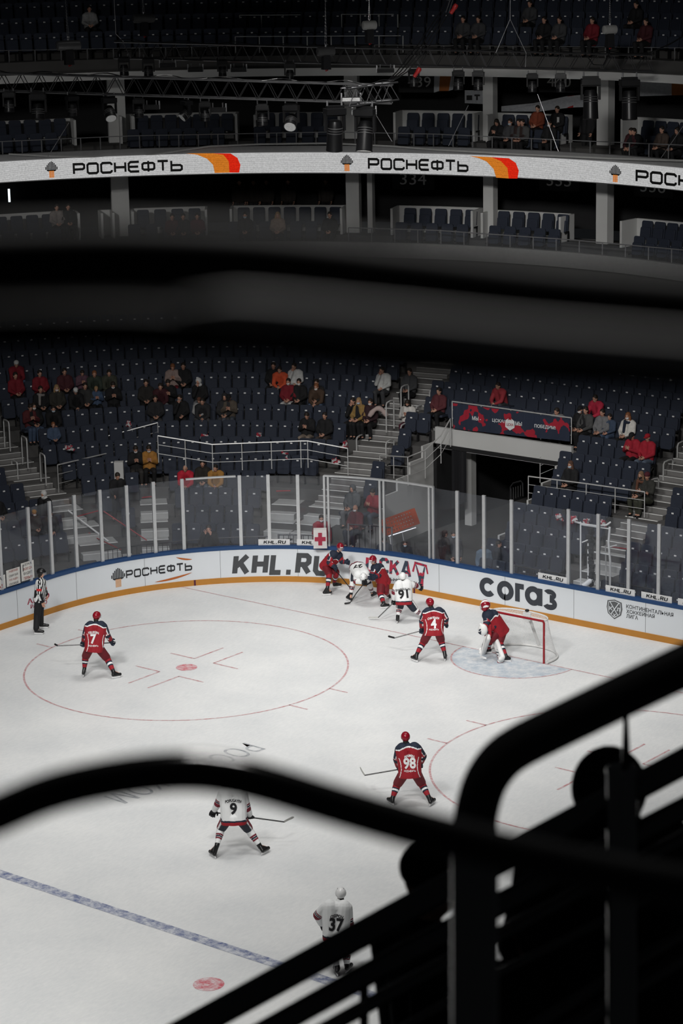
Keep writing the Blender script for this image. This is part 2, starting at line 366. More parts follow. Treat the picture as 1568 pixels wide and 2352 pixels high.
ring(0, 0, 1.83, .05, PI, 2*PI, 48).build('goal_crease_line', M_REDL, FLOOR)
# the sponsor word painted on the ice, read from the far side
p0, p1 = atz(585, 1713), atz(262, 1838); ex = (p1-p0); Lw = ex.length; ex.normalize(); ey = V((ex.y, -ex.x, 0)); ey = -ey if ex.cross(ey).z < 0 else ey
me = text_mesh('РОСТЕЛЕКОМ', 1.0, 0); fit_width(me, Lw, .78)
warp(me, lambda c: (p0+p1)/2+ex*c.x+ey*c.y+V((0, 0, ZI))); finish('ice_lettering', me, M_LETT, FLOOR)

# ================================================================ THE BOARDS
S0, S1 = -12.0, 26.0
def svals(a, b, st=.3):
    n = max(2, int((b-a)/st)); return [a+(b-a)*i/n for i in range(n+1)]
def board_strip(prof, s0=S0, s1=S1, st=.3, m=0, mb=None):
    """sweeps a closed profile [(outward, height)] along the boards"""
    mb = mb or MB(); k = len(mb.v); n = len(prof); ss = svals(s0, s1, st)
    for s in ss:
        p, t, nn = board_pt(s)
        for d, z in prof: mb.v.append(tuple(p+nn*d+V((0, 0, z))))
    for i in range(len(ss)-1):
        for j in range(n):
            mb.f.append((k+i*n+j, k+(i+1)*n+j, k+(i+1)*n+(j+1) % n, k+i*n+(j+1) % n)); mb.m.append(m)
    mb.f.append(tuple(k+j for j in range(n))); mb.m.append(m); mb.f.append(tuple(k+(len(ss)-1)*n+j for j in range(n))[::-1]); mb.m.append(m)
    return mb
BOARDS = tag(board_strip([(0, 0), (.11, 0), (.11, 1.08), (0, 1.08)]).build('wall_boards', BOARD), 'white dasher boards with adverts curving round the end of the ice', 'boards', kind='structure')
board_strip([(-.02, 0), (.05, 0), (.05, .18), (-.02, .18)]).build('kick_plate', YEL, BOARDS)
board_strip([(-.025, 1.07), (.16, 1.07), (.16, 1.175), (-.025, 1.175)]).build('cap_rail', BLUE, BOARDS)
mb = MB(); DSEAM = mat('seam_grey', (.25, .26, .27), .7)
for s in np.arange(S0+.8, S1, 2.43):
    p, t, nn = board_pt(s); M = Matrix((t, nn, V((0, 0, 1)))).transposed(); mb.box(p-nn*.002+V((0, 0, .62)), (.006, .004, .45), 0, M)
mb.build('panel_seams', DSEAM, BOARDS)
mb = MB()
for px in (447, 952): 
    p, t, nn = board_pt(board_s(px, .09)); M = Matrix((t, nn, V((0, 0, 1)))).transposed(); mb.box(p-nn*.021+V((0, 0, .09)), (.03, .004, .09), 0, M)
mb.build('goal_line_marks', mat('goal_mark_dark', (.08, .01, .03), .6), BOARDS)
def on_boards(me, s_mid, z_mid, d=-.006):
    def f(c):
        p, t, nn = board_pt(s_mid+c.x); return p+nn*(d-c.z)+V((0, 0, z_mid+c.y))
    return warp(me, f)
def advert(name, me, px0, px1, z0, z1, mats, d=-.006):
    zc = (z0+z1)/2; a, b = board_s(px0, zc), board_s(px1, zc); fit_width(me, b-a, z1-z0)
    on_boards(me, (a+b)/2, zc, d); return finish(name, me, mats, BOARDS)
INK = mat('advert_black', (.018, .019, .022), .6); GREYINK = mat('advert_grey', (.055, .058, .062), .6); ORI = mat('advert_orange', (.42, .11, .02), .6); PEACH = mat('advert_peach', (.62, .36, .20), .6)
REDINK = mat('advert_red', (.32, .02, .05), .6)
def camo_mat(name, a, b, sc, pos=.5):
    m = bpy.data.materials.new(name); m.use_nodes = True; nt = m.node_tree; bs = nt.nodes['Principled BSDF']
    tc = nt.nodes.new('ShaderNodeTexCoord'); nz = nt.nodes.new('ShaderNodeTexNoise'); nz.inputs['Scale'].default_value = sc; nz.inputs['Detail'].default_value = 2
    nt.links.new(tc.outputs['Object'], nz.inputs['Vector']); cr = nt.nodes.new('ShaderNodeValToRGB'); cr.color_ramp.interpolation = 'CONSTANT'
    cr.color_ramp.elements[0].color = (*a, 1); cr.color_ramp.elements[1].position = pos; cr.color_ramp.elements[1].color = (*b, 1)
    nt.links.new(nz.outputs['Fac'], cr.inputs[0]); nt.links.new(cr.outputs[0], bs.inputs['Base Color']); bs.inputs['Roughness'].default_value = .7; return m
CAMO = camo_mat('advert_red_navy', (.03, .045, .07), (.38, .02, .05), 5.0)
def hand_logo():
    """an open hand made of upright bars over a short striped wrist"""
    P = []
    H = (1.0, .95, .87, .76, .62); B = (.40, .40, .36, .34, .42)
    for i in range(-4, 5):
        x = i*.118; h = H[abs(i)]; lo = B[abs(i)]; P.append(([(x-.042, lo), (x+.042, lo), (x+.042, h-.02), (x+.02, h), (x-.02, h), (x-.042, h-.02)], 0))
    P.append(([(-.40, .40), (.40, .40), (.30, .30), (-.30, .30)], 0))
    for i in range(-2, 3):
        x = i*.085; P.append(([(x-.036, -.14), (x+.036, -.14), (x+.036, .34), (x-.036, .34)], 1))
    return P
def swoosh(x0, y0, x1, y1, th, n=14, m=2, up=True):
    a, b = [], []
    for i in range(n+1):
        t = i/n; x = x0+(x1-x0)*t; y = y0+(y1-y0)*t*t if up else y0+(y1-y0)*(1-(1-t)**2)
        w = th*math.sin(PI*t)**.7*.5+.002; a.append((x, y+w)); b.append((x, y-w))
    return (a+b[::-1], m)
advert('rosette_logo_panel', flat_mesh(hand_logo(), .2), 255.5, 287, .17+.12, 1.0-.1, [INK, PEACH]).name = 'hand_logo'
wm, wl = wordmark('РОСНЕФТЬ', .25, .48)
advert('sponsor_lettering', flat_mesh(wm, .3), 289, 441, .50, .77, [INK])
sw = flat_mesh([swoosh(0, 0, 1.5, .26, .10, m=0)], .1); advert('orange_swoosh', sw, 355, 441, .24, .43, [ORI])
sw = flat_mesh([swoosh(0, .2, .6, 0, .10, m=0, up=False)], .1); advert('orange_swoosh', sw, 404, 441, .84, .97, [ORI])
advert('league_lettering', flat_mesh(bold('KHL.RU'), .15), 532, 758, .22, .94, [GREYINK])
advert('club_lettering', flat_mesh(bold('Цckа'.replace('а', 'A'), .24, .30, .08), .15), 838, 944, .42, .98, [CAMO])
advert('club_site_lettering', text_mesh('CSKA-HOCKEY.RU', 1, .03, .1, grid=.2), 872, 962, .27, .37, [INK])
fan = [([(-.32, .95), (-.30, 1.06), (.36, 1.0), (.36, .90)], 0), ([(-.32, .95), (-.44, .60), (-.34, .58), (-.24, .95)], 0), ([(.36, .95), (.44, .62), (.36, .60), (.27, .95)], 0),
       ([(-.26, .93), (-.20, .93), (.02, .42), (-.10, .36)], 0), ([(.27, .90), (.21, .90), (.06, .42), (.19, .36)], 0), ([(-.10, .42), (.18, .42), (.15, 0), (-.06, 0)], 0),
       ([(.04+.085*math.cos(2*PI*i/12), .52+.10*math.sin(2*PI*i/12)) for i in range(12)], 0)]
advert('scarf_fan_emblem', flat_mesh(fan, .1), 946, 984, .25, 1.01, [CAMO])
sg = arc_stroke(.5, .5, .355, .355, 40, 320, .29)+arc_stroke(1.56, .5, .355, .355, 0, 360, .29, 32)+[([(1.56, .36), (1.40, .18), (1.54, -.03), (1.70, .08)], 0)]+stroke([(2.28, .06), (2.28, .86), (2.66, .86)], .28)+arc_stroke(3.22, .5, .355, .355, 0, 360, .29, 32)+stroke([(3.62, .06), (3.62, .94)], .27)
sg += arc_stroke(4.18, .735, .25, .14, -90, 150, .25)+arc_stroke(4.18, .27, .29, .19, -150, 90, .27)
advert('insurer_lettering', flat_mesh(sg, .2), 1101, 1279, .30, .93, [mat('advert_slate', (.035, .04, .05), .6)])
advert('radio_lettering', text_mesh('АВТО', 1, .02, grid=.2), 62, 113, .50, .68, [REDINK]); advert('radio_lettering', text_mesh('РАДИО', 1, .02, grid=.2), 70, 108, .33, .47, [REDINK])
sh = [(-.5, .55), (-.45, .9), (0, 1), (.45, .9), (.5, .55), (.42, .22), (0, -.05), (-.42, .22)]
GREYSH = mat('advert_shield_grey', (.10, .105, .11), .6)
shp = [(sh, 0)]+stroke([(x*.84, .5+(y-.5)*.86) for x, y in sh], .035, True, 1)+stroke([(-.30, .86), (.22, .2)], .05, m=1)+stroke([(.30, .86), (-.22, .2)], .05, m=1)
advert('league_shield', flat_mesh([shp[0]], .2), 1393, 1429, .40, .99, [GREYSH, BOARD])
advert('league_shield_lines', flat_mesh(shp[1:], .2), 1396, 1426, .44, .96, [GREYSH, BOARD], -.011)
for ch, x in (('К', 1403), ('Л', 1420), ('Х', 1411)):
    advert('league_shield_letters', text_mesh(ch, 1, .03), x-4, x+4, .66 if ch != 'Х' else .47, .77 if ch != 'Х' else .57, [BOARD], -.013)
advert('league_name_lettering', text_mesh('КОНТИНЕНТАЛЬНАЯ', 1, .012, grid=.2), 1438, 1546, .80, .92, [INK]); advert('league_name_lettering', text_mesh('ХОККЕЙНАЯ', 1, .012, grid=.2), 1438, 1503, .655, .80, [INK]); advert('league_name_lettering', text_mesh('ЛИГА', 1, .012, grid=.2), 1438, 1465, .515, .63, [INK])

# ================================================================ THE GLASS
ZG0, ZG1 = 1.175, 3.40
gm = board_strip([(.055, ZG0), (.067, ZG0), (.067, ZG1), (.055, ZG1)])
SHIELD = tag(gm.build('window_rink_glass', GLASS), 'clear protective glass standing on the boards', 'glass', kind='structure')
posts = [8, 75, 124, 180, 238, 298, 359, 424, 554, 619, 686, 746, 755, 872, 881, 984, 993, 1048, 1109, 1172, 1302, 1370, 1440, 1509, 1575]
for px in posts:
    s = board_s(px, ZG0); p, t, nn = board_pt(s); M = Matrix((t, nn, V((0, 0, 1)))).transposed()
    mb = MB(); hw = .032 if px in (746, 755, 872, 881, 984, 993) else .052
    mb.box(p+nn*.061+V((0, 0, (ZG0+ZG1)/2+.01)), (hw, .03, (ZG1-ZG0)/2+.02), 0, M); mb.build('glass_post', ALU, SHIELD)
mb = board_strip([(.02, ZG1), (.11, ZG1), (.11, ZG1+.05), (.02, ZG1+.05)], board_s(742, ZG1), board_s(992, ZG1)); mb.build('top_rail', ALU, SHIELD)
mb = board_strip([(.02, ZG1-.02), (.11, ZG1-.02), (.11, ZG1+.03), (.02, ZG1+.03)], board_s(427, ZG1), board_s(541, ZG1)); mb.build('top_rail', ALU, SHIELD)
PLATE = mat('plate_white', (.62, .62, .62), .5)
for x0, x1, lb in ((593, 665, 'white KHL.RU plate on the glass above the big advert word, left one'), (681, 750, 'white KHL.RU plate on the glass below the red cross bag'), (1234, 1300, 'white KHL.RU plate on the glass left of the camera frame'), (1389, 1456, 'white KHL.RU plate on the glass right of the remote camera'), (1471, 1541, 'white KHL.RU plate on the glass above the shield emblem, far right'), (1555, 1625, 'white plate on the glass cut by the right picture edge')):
    a, b = board_s(x0, 1.28), board_s(x1, 1.28)
    o = tag(board_strip([(.03, 1.18), (.045, 1.18), (.045, 1.37), (.03, 1.37)], a, b).build('advert_plate', PLATE), lb, 'sign', 'advert plates along the glass')
    me = flat_mesh(bold('KHL.RU', .25, .32), .4); fit_width(me, (b-a)*.72, .115); on_boards(me, (a+b)/2+.02, 1.275, .025); finish('lettering', me, [INK], o)
# hand-made posters taped inside the glass
PAPER = mat('poster_paper', (.62, .61, .58), .8); MARKR = mat('marker_red', (.30, .05, .04), .8); MARKB = mat('marker_black', (.04, .045, .05), .8)
for x0, x1, z0, z1, lines, lb in ((-30, 14, 1.20, 1.62, [('ЦСКА', 0), ('УРА!', 1)], 'hand lettered paper poster on the glass at the left picture edge'), (17, 48, 1.22, 1.72, [('АНДРОНОВ', 1), ('СЕРГЕЙ', 0), ('УЖЕ ЖДЁМ', 1), ('СКОРЕЙ', 0)], 'hand lettered paper poster with four lines on the glass, middle one'), (51, 80, 1.25, 1.80, [('ЦСКА', 0), ('ВСЕГДА', 1), ('БУДЕТ', 0), ('ПЕРВЫМ', 1)], 'hand lettered paper poster on the glass just left of the referee')):
    a, b = board_s(x0, 1.5), board_s(x1, 1.5)
    o = tag(board_strip([(.035, z0), (.042, z0), (.042, z1), (.035, z1)], a, b).build('poster', PAPER), lb, 'poster', 'posters on the rink glass')
    for i, (tx, c) in enumerate(lines):
        h = (z1-z0)/len(lines); me = text_mesh(tx, 1, .01, grid=.3); fit_width(me, (b-a)*.66, h*.62); on_boards(me, (a+b)/2, z1-h*(i+.5), .03); finish('handwriting', me, [MARKR if c else MARKB], o)
a = board_s(47, 1.65); me = text_mesh('11', 1, .02); fit_width(me, .14, .2); on_boards(me, a+.08, 1.64, .029); finish('handwriting', me, [MARKB], o)

# ================================================================ THE GOAL
GOAL = empty('hockey_goal', 'red framed hockey goal with white netting behind the goalkeeper', 'goal')
GRED = mat('goal_red', (.26, .012, .018), .35); NETW = mat('net_white', (.75, .75, .75), .8); PADW = mat('goal_padding_white', (.62, .62, .61), .7)
G = 1.22
for sx in (-1, 1):
    mb = MB(); mb.tube([(.915*sx, 0, 0), (.915*sx, 0, G-.06), (.90*sx, 0, G-.02)], .032, 10); smooth_angle(mb.build('post', GRED, GOAL))
mb = MB(); mb.tube([(-.915, 0, G), (.915, 0, G)], .032, 10); smooth_angle(mb.build('crossbar', GRED, GOAL))
def base_curve(u):      # rear frame on the ice: right post round to left post
    a = PI*u; return V((1.02*math.cos(a)*(1+.12*math.sin(a)), 1.12*math.sin(a)**.8 if math.sin(a) > 0 else 0, 0))
def top_curve(u):
    a = PI*u; return V((.90*math.cos(a)*(1+.05*math.sin(a)), .56*max(0, math.sin(a))**.7, G))
mb = MB(); mb.tube([base_curve(i/30)+V((0, 0, .04)) for i in range(31)], .03, 8); smooth_angle(mb.build('base_frame', PADW, GOAL))
mb = MB(); mb.tube([top_curve(i/30) for i in range(31)], .022, 8); smooth_angle(mb.build('top_frame', PADW, GOAL))
mb = MB(); mb.tube([(0, .54, G-.02), (0, .85, .6), (0, 1.12, .1)], .045, 8); mb.box((0, .52, G-.14), (.12, .03, .11)); smooth_angle(mb.build('centre_brace', PADW, GOAL))
mb = MB(); mb.lathe([(.05, 0), (.06, .02), (.05, .05)], (0, .52, G+.01)); mb.build('goal_camera', BLKP, GOAL)
mb = MB(); NU, NV = 84, 26
for i in range(0, NU+1): mb.tube([top_curve(i/NU).lerp(base_curve(i/NU), (j/10)**1.25 if j else 0)*1.0+V((0, 0, .0)) if False else V(((top_curve(i/NU).lerp(base_curve(i/NU), j/10)).x, top_curve(i/NU).lerp(base_curve(i/NU), (j/10)**1.5).y, G*(1-j/10)+.03)) for j in range(11)], .0028, 3)
for j in range(1, NV):
    t = j/NV; mb.tube([V(((top_curve(i/40).lerp(base_curve(i/40), t)).x, top_curve(i/40).lerp(base_curve(i/40), t**1.5).y, G*(1-t)+.03)) for i in range(41)], .0028, 3)
for i in range(-13, 14):
    x = i*.066; ym = .56*max(0, 1-(abs(x)/.92)**2)**.35; mb.tube([(x, 0, G+.005), (x, ym, G+.005)], .0028, 3)
for j in range(1, 9):
    y = j*.066; xm = .9*max(0, 1-(y/.58)**2)**.5; mb.tube([(-xm, y, G+.005), (xm, y, G+.005)], .0028, 3)
mb.build('netting', NETW, GOAL)
mb = MB(); board = [(1.04*math.cos(PI*i/24)*(1+.12*math.sin(PI*i/24)), 1.14*max(0, math.sin(PI*i/24))**.8) for i in range(25)]
for i in range(24): mb.add([(board[i][0], board[i][1], .01), (board[i+1][0], board[i+1][1], .01), (board[i+1][0], board[i+1][1], .2), (board[i][0], board[i][1], .2)], [(0, 1, 2, 3)])
# ================================================================ THE LOWER BOWL
QC, QR, DR, Z1, DZ, NR = (-9.3, -4.2), 9.0, .80, .12, .40, 14
def row_R(n): return QR+DR*(n-1)
def row_z(n): return Z1+DZ*(n-1)
def bowl_pt(R, s):
    L = R*PI/2
    if s < 0: return V((QC[0]-R, QC[1]+s, 0)), V((0, 1, 0)), V((-1, 0, 0))
    if s > L: return V((QC[0]+(s-L), QC[1]+R, 0)), V((1, 0, 0)), V((0, 1, 0))
    a = PI-s/R; n = V((math.cos(a), math.sin(a), 0)); return V((QC[0], QC[1], 0))+n*R, V((n.y, -n.x, 0)), n
def bowl_R(p):
    x, y = p.x-QC[0], p.y-QC[1]
    return y if x >= 0 else (-x if y <= 0 else math.hypot(x, y))
def bowl_s(p, R):
    x, y = p.x-QC[0], p.y-QC[1]
    if x >= 0: return R*PI/2+x
    if y <= 0: return y
    return R*(PI-math.atan2(y, x))
def bowl_fix(px, py, zo, rows=range(1, NR+1), dR=0.0):
    """the point at height zo over some row's floor that the photo shows at px, py: (row, point)"""
    best = None
    for n in rows:
        q = atz(px, py, row_z(n)+zo); e = abs(bowl_R(q)-(row_R(n)+dR))
        if best is None or e < best[0]: best = (e, n, q)
    return best[1], best[2]
TUN_A, TUN_B = -10.35, -5.15            # the tunnel's two sides
def stations(kind, a, b, n): return [(kind, a+(b-a)*i/n) for i in range(n+1)]
def st_pt(st, R):
    k, v = st
    if k == 'y': return V((QC[0]-R, v, 0))
    if k == 'x': return V((v, QC[1]+R, 0))
    return V((QC[0]+R*math.cos(v), QC[1]+R*math.sin(v), 0))
def bowl_sweep(mb, prof, sts, m=0):
    k = len(mb.v); n = len(prof)
    for st in sts:
        for R, z in prof: q = st_pt(st, R); mb.v.append((q.x, q.y, z))
    for i in range(len(sts)-1):
        for j in range(n): mb.f.append((k+i*n+j, k+i*n+(j+1) % n, k+(i+1)*n+(j+1) % n, k+(i+1)*n+j)); mb.m.append(m)
    mb.f.append(tuple(k+j for j in range(n))[::-1]); mb.m.append(m); mb.f.append(tuple(k+(len(sts)-1)*n+j for j in range(n))); mb.m.append(m)
def steps(n0, n1, zb):
    P = [(row_R(n0)-.62, zb)]
    for n in range(n0, n1+1): P += [(row_R(n)-.62, row_z(n)), (row_R(n)+.18, row_z(n))]
    P += [(row_R(n1)+.18, zb)]; return P
aA = PI/2+.087
stA = stations('y', -18, QC[1], 4)[:-1]+stations('a', PI, aA, 30)
stB = stations('a', aA, PI/2, 2)[:-1]+stations('x', QC[0], TUN_B, 4); stC = stations('x', TUN_B, 12, 6)
mb = MB(); bowl_sweep(mb, steps(1, NR, -.05), stA); bowl_sweep(mb, steps(1, NR, -.05), stC)
tag(mb.build('floor_terrace', CONC), 'stepped dark concrete terrace of the lower stand', 'terrace', kind='structure')
mb = MB(); bowl_sweep(mb, steps(9, NR, 2.75), stB); tag(mb.build('floor_terrace_over_tunnel', CONCD), 'stepped terrace bridging the players tunnel', 'terrace', kind='structure')
mb = MB(); mb.box((-8, 2, -.06), (30, 24, .03)); tag(mb.build('floor_walkway', CONCD), 'dark concrete walkway between the boards and the stand', 'walkway', kind='structure')
# tunnel
TY = QC[1]+row_R(9)-.62
mb = MB(); mb.box(((TUN_A+TUN_B)/2, TY-.06, 3.11), ((TUN_B-TUN_A)/2+.12, .06, .36)); tag(mb.build('wall_tunnel_beam', PLAST), 'pale beam over the tunnel mouth below the red banner', 'beam', kind='structure')
def side_wall(st, nrm, m, name, lb):
    mb = MB(); P = [(row_R(1)-.62, -.03)]+[q for n in range(1, 9) for q in ((row_R(n)-.62, row_z(n)+.02), (row_R(n)+.18, row_z(n)+.02))]+[(row_R(9)-.62, 3.4), (row_R(9)-.62, -.03)]
    vs = [st_pt(st, R) for R, z in P]; off = V(nrm)*.07
    a = [(v.x, v.y, z) for v, (R, z) in zip(vs, P)]; b = [(v.x+off.x, v.y+off.y, z) for v, (R, z) in zip(vs, P)]; n = len(P)
    mb.add(a+b, [tuple(range(n)), tuple(range(n, 2*n))[::-1]]+[(i, (i+1) % n, n+(i+1) % n, n+i) for i in range(n)]); return tag(mb.build(name, m), lb, 'wall', kind='structure')
side_wall(stA[-1], (.99, .08, 0), PLAST, 'wall_tunnel_left', 'pale concrete side wall left of the tunnel mouth')
side_wall(stC[0], (-1, 0, 0), PLAST, 'wall_tunnel_right', 'concrete side wall right of the tunnel mouth')
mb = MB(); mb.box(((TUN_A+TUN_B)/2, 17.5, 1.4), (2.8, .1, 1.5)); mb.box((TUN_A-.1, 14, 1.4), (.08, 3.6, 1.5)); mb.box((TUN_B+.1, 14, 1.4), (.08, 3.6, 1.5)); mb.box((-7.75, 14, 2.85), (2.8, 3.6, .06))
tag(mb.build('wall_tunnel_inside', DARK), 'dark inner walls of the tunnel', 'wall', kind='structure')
p = at_plane(1080, 1100, V((0, TY+.9, 0)), V((0, 1, 0))); mb = MB(); mb.box((p.x, p.y, 1.37), (.14, .14, 1.4)); tag(mb.build('wall_tunnel_pillar', PLAST), 'pale pillar inside the tunnel behind the black curtain', 'pillar', kind='structure')
mb = MB(); n = 14; x0, x1 = at_plane(1041, 1060, V((0, TY-.1, 0)), V((0, 1, 0))).x, at_plane(1071, 1060, V((0, TY-.1, 0)), V((0, 1, 0))).x
for i in range(n):
    xa, xb = x0+(x1-x0)*i/n, x0+(x1-x0)*(i+1)/n; ya, yb = TY-.2+.05*math.sin(i*1.9), TY-.2+.05*math.sin((i+1)*1.9)
    lo = .75+.35*i/n; mb.add([(xa, ya, lo), (xb, yb, lo), (xb, yb, 2.78), (xa, ya, 2.78), (xa, ya+.03, lo), (xb, yb+.03, lo), (xb, yb+.03, 2.78), (xa, ya+.03, 2.78)], [(0, 1, 2, 3), (7, 6, 5, 4), (0, 4, 5, 1), (3, 2, 6, 7)])
tag(mb.build('curtain', BLK), 'black curtain hanging at the left side of the tunnel mouth', 'curtain')
# banner over the tunnel
BNAVY = camo_mat('banner_red_navy', (.018, .026, .05), (.36, .012, .03), 2.3, .53)
pl = lambda px, py, y=TY-.20: at_plane(px, py, V((0, y, 0)), V((0, 1, 0)))
b0, b1, b2, b3 = pl(1041, 985), pl(1308, 1014), pl(1308, 962), pl(1040, 926)
mb = MB(); N = 24; vs = []
for i in range(N+1):
    t = i/N; lo, hi = b0.lerp(b1, t), b3.lerp(b2, t); wv = .015*math.sin(i*1.3); vs += [(lo.x, lo.y+wv, lo.z), (hi.x, hi.y, hi.z), (lo.x, lo.y+wv+.012, lo.z), (hi.x, hi.y+.012, hi.z)]
mb.add(vs, [f for i in range(N) for f in ((4*i, 4*i+4, 4*i+5, 4*i+1), (4*i+2, 4*i+3, 4*i+7, 4*i+6), (4*i+1, 4*i+5, 4*i+7, 4*i+3), (4*i, 4*i+2, 4*i+6, 4*i+4))])
BAN = tag(mb.build('banner', BNAVY), 'red and navy cloth banner with white Cyrillic words over the tunnel', 'banner')
def on_banner(tx, px0, px1, py, hpx, mats=None, me=None, nm='lettering', d=0):
    c = pl((px0+px1)/2, py, TY-.225-d); ex = (pl(px1, py+(px1-px0)*.075, TY-.225-d)-pl(px0, py-(px1-px0)*0.075+(px1-px0)*.0, TY-.225-d)); ex = (b1-b0).normalized()
    W = (pl(px1, py, TY-.225)-pl(px0, py, TY-.225)).length; Hh = hpx/74.0
    me = me or text_mesh(tx, 1, .02); fit_width(me, W, Hh); warp(me, lambda q: c+ex*q.x+V((0, 0, q.y))); return finish(nm, me, mats or [WHT], BAN)
for tx, a, b, y in (('МЫ -', 1084, 1104, 961), ('ЦСКА!', 1130, 1158, 967), ('МЫ', 1183, 1198, 973), ('ПОБЕДИМ!', 1227, 1275, 981)): on_banner(tx, a, b, y, 10)
hexa = [(.5*math.cos(PI/2+i*PI/3), .62*math.sin(PI/2+i*PI/3)) for i in range(6)]; star = [((.28 if i % 2 == 0 else .12)*math.cos(PI/2+i*PI/5), .50+(.28 if i % 2 == 0 else .12)*math.sin(PI/2+i*PI/5)) for i in range(10)]
on_banner('', 1160, 1181, 974, 32, [WHT], flat_mesh([(hexa, 0)]), 'club_emblem'); on_banner('', 1164, 1177, 961, 10, [RED], flat_mesh([(star, 0)]), 'club_emblem_star', .01); on_banner('ЦСКА', 1163, 1179, 976, 8, [RED], None, 'club_emblem_letters', .01)

# ---------------------------------------------------------------- stairs
A1 = (V((-17.3, .9, 0)), V((-22.6, 1.6, 0))); A2 = (V((-11.8, 6.0, 0)), V((-12.55, 13.0, 0))); A3 = (V((-1.05, 6.0, 0)), V((-.90, 12.0, 0)))
M1 = (V((-16.3, 2.8, 0)), V((-17.6, 4.2, 0))); M2 = (V((-12.95, 5.3, 0)), V((-13.9, 7.0, 0)))
def line_dist(p, A):
    d = (A[1]-A[0]); d.z = 0; d.normalize(); q = V((p.x, p.y, 0))-A[0]; return abs(d.x*q.y-d.y*q.x)
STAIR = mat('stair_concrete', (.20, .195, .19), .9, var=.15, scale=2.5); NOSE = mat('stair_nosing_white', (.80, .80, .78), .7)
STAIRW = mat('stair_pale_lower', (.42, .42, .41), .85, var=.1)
REDTAPE = mat('red_step_tape', (.35, .02, .03), .6)
def stairs(name, A, n0, n1, wd, lb, st=STAIR, k=3):
    mb, nb = MB(), MB(); d = (A[1]-A[0]).normalized()
    for n in range(n0, n1+1):
        # where the aisle line meets this row
        lo, hi = -6.0, 30.0
        for _ in range(40):
            m = (lo+hi)/2
            if bowl_R(A[0]+d*m) < row_R(n)-.62: lo = m
            else: hi = m
        c = A[0]+d*lo; p, t, nn = bowl_pt(row_R(n)-.62, bowl_s(c, row_R(n)-.62)); M = Matrix((t, nn, V((0, 0, 1)))).transposed(); z = row_z(n)
        mb.box(p+nn*.4+V((0, 0, z+.006)), (wd/2, .4, .006), 0, M); nb.box(p+nn*.015+V((0, 0, z+.016)), (wd/2, .018, .008), 0, M)
        for j in range(1, k):
            dp = .8*j/k; h = DZ*(k-j)/k; mb.box(p-nn*dp/2+V((0, 0, z-DZ+h/2)), (wd/2, dp/2, h/2-.001*j), 0, M); nb.box(p-nn*(dp-.018)+V((0, 0, z-DZ+h+.004)), (wd/2, .018, .008), 0, M)
    o = tag(mb.build(name, st), lb, 'stairs', kind='structure'); nb.build('nosing', NOSE, o); return o
for A_, w_, lb in ((A1, 1.25, 'at the left picture edge'), (A2, 1.3, 'left of the tunnel'), (A3, 1.15, 'at the right picture edge')):
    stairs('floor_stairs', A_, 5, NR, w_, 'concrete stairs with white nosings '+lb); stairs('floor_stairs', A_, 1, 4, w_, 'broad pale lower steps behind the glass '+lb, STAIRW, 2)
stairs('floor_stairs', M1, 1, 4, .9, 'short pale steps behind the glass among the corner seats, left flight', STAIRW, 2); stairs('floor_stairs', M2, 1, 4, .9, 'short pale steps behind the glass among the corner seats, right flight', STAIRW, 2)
# ---------------------------------------------------------------- rails
def guard_rail(lb, tops, h=.95, bars=2, spacing=1.15, r=.022, name='guard_rail', matl=None, group=None, z_level=False):
    matl = matl or CHROME; tops = [V(t) for t in tops]; c = sum(tops, V())/len(tops); base = V((c.x, c.y, c.z-h)); o = empty(name, lb, 'railing', base, group=group)
    L = [t-base for t in tops]; mb = MB(); mb.tube(L, r, 7); smooth_angle(mb.build('top_rail', matl, o))
    for b in range(bars):
        mb = MB(); mb.tube([t-V((0, 0, h*(b+1)/(bars+1))) for t in L], r*.5, 5); mb.build('cross_bar', matl, o)
    for i in range(len(L)-1):
        a, b = L[i], L[i+1]; k = max(1, round((b-a).length/spacing))
        for j in range(k+(1 if i == len(L)-2 else 0)):
            p = a.lerp(b, j/k); mb = MB(); mb.tube([p-V((0, 0, h)), p], r*.75, 6); mb.build('post', matl, o)
    return o
def rail_px(lb, pts, zo=.95, **k):
    n, q0 = bowl_fix(*pts[0], zo); tops = [atz(px, py, row_z(pts_n)+zo) if False else bowl_fix(px, py, zo)[1] for (px, py), pts_n in zip(pts, [0]*len(pts))]
    return guard_rail(lb, tops, zo, **k)
rail_px('steel guard rail stepping down over the corner seats above the mustard coat', [(245, 1002), (362, 971)])
q = [at(px, py, 79.3) for px, py in ((362, 1001), (487, 1021), (690, 1013), (706, 1013), (798, 1030))]; guard_rail('long bright steel guard rail across the middle of the corner seats', q, .9)
rail_px('dim steel guard rail beside the left stairs behind the lower seats', [(132, 1068), (268, 1036)])
rail_px('steel guard rail round the seats between the stairs and the tunnel', [(872, 1046), (936, 1050), (976, 1034), (1012, 1000), (1034, 962)])
yr = QC[1]+row_R(6)-.70; q = [pl(1213, 1094, yr), pl(1346, 1111, yr), pl(1480, 1130, yr)]; guard_rail('bright steel guard rail across the seats right of the tunnel', q, .8)
q = [at(1240, 1050, 78.6), at(1278, 1034, 78.8), at(1305, 998, 79.0)]; guard_rail('steel stair rail at the right end of the tunnel beam', q, .85)
q = [pl(1038, 922, TY-.12), pl(1312, 960, TY-.12)]; guard_rail('steel rail along the top of the red banner', q, .85)
mb = MB(); q = [at(1170, 1150, 77.2), at(1172, 1118, 77.2), at(1178, 1110, 77.2), at(1196, 1105, 77.0), at(1200, 1110, 77.0), at(1201, 1140, 77.0)]; mb.tube(q, .025, 7)
for i in range(5): mb.tube([at(1173+i*5.5, 1122-i*2, 77.1), at(1173+i*5.5, 1148-i*2, 77.1)], .01, 5)
tag(mb.build('gate', BLKP), 'small black barred gate standing in the tunnel mouth', 'gate')
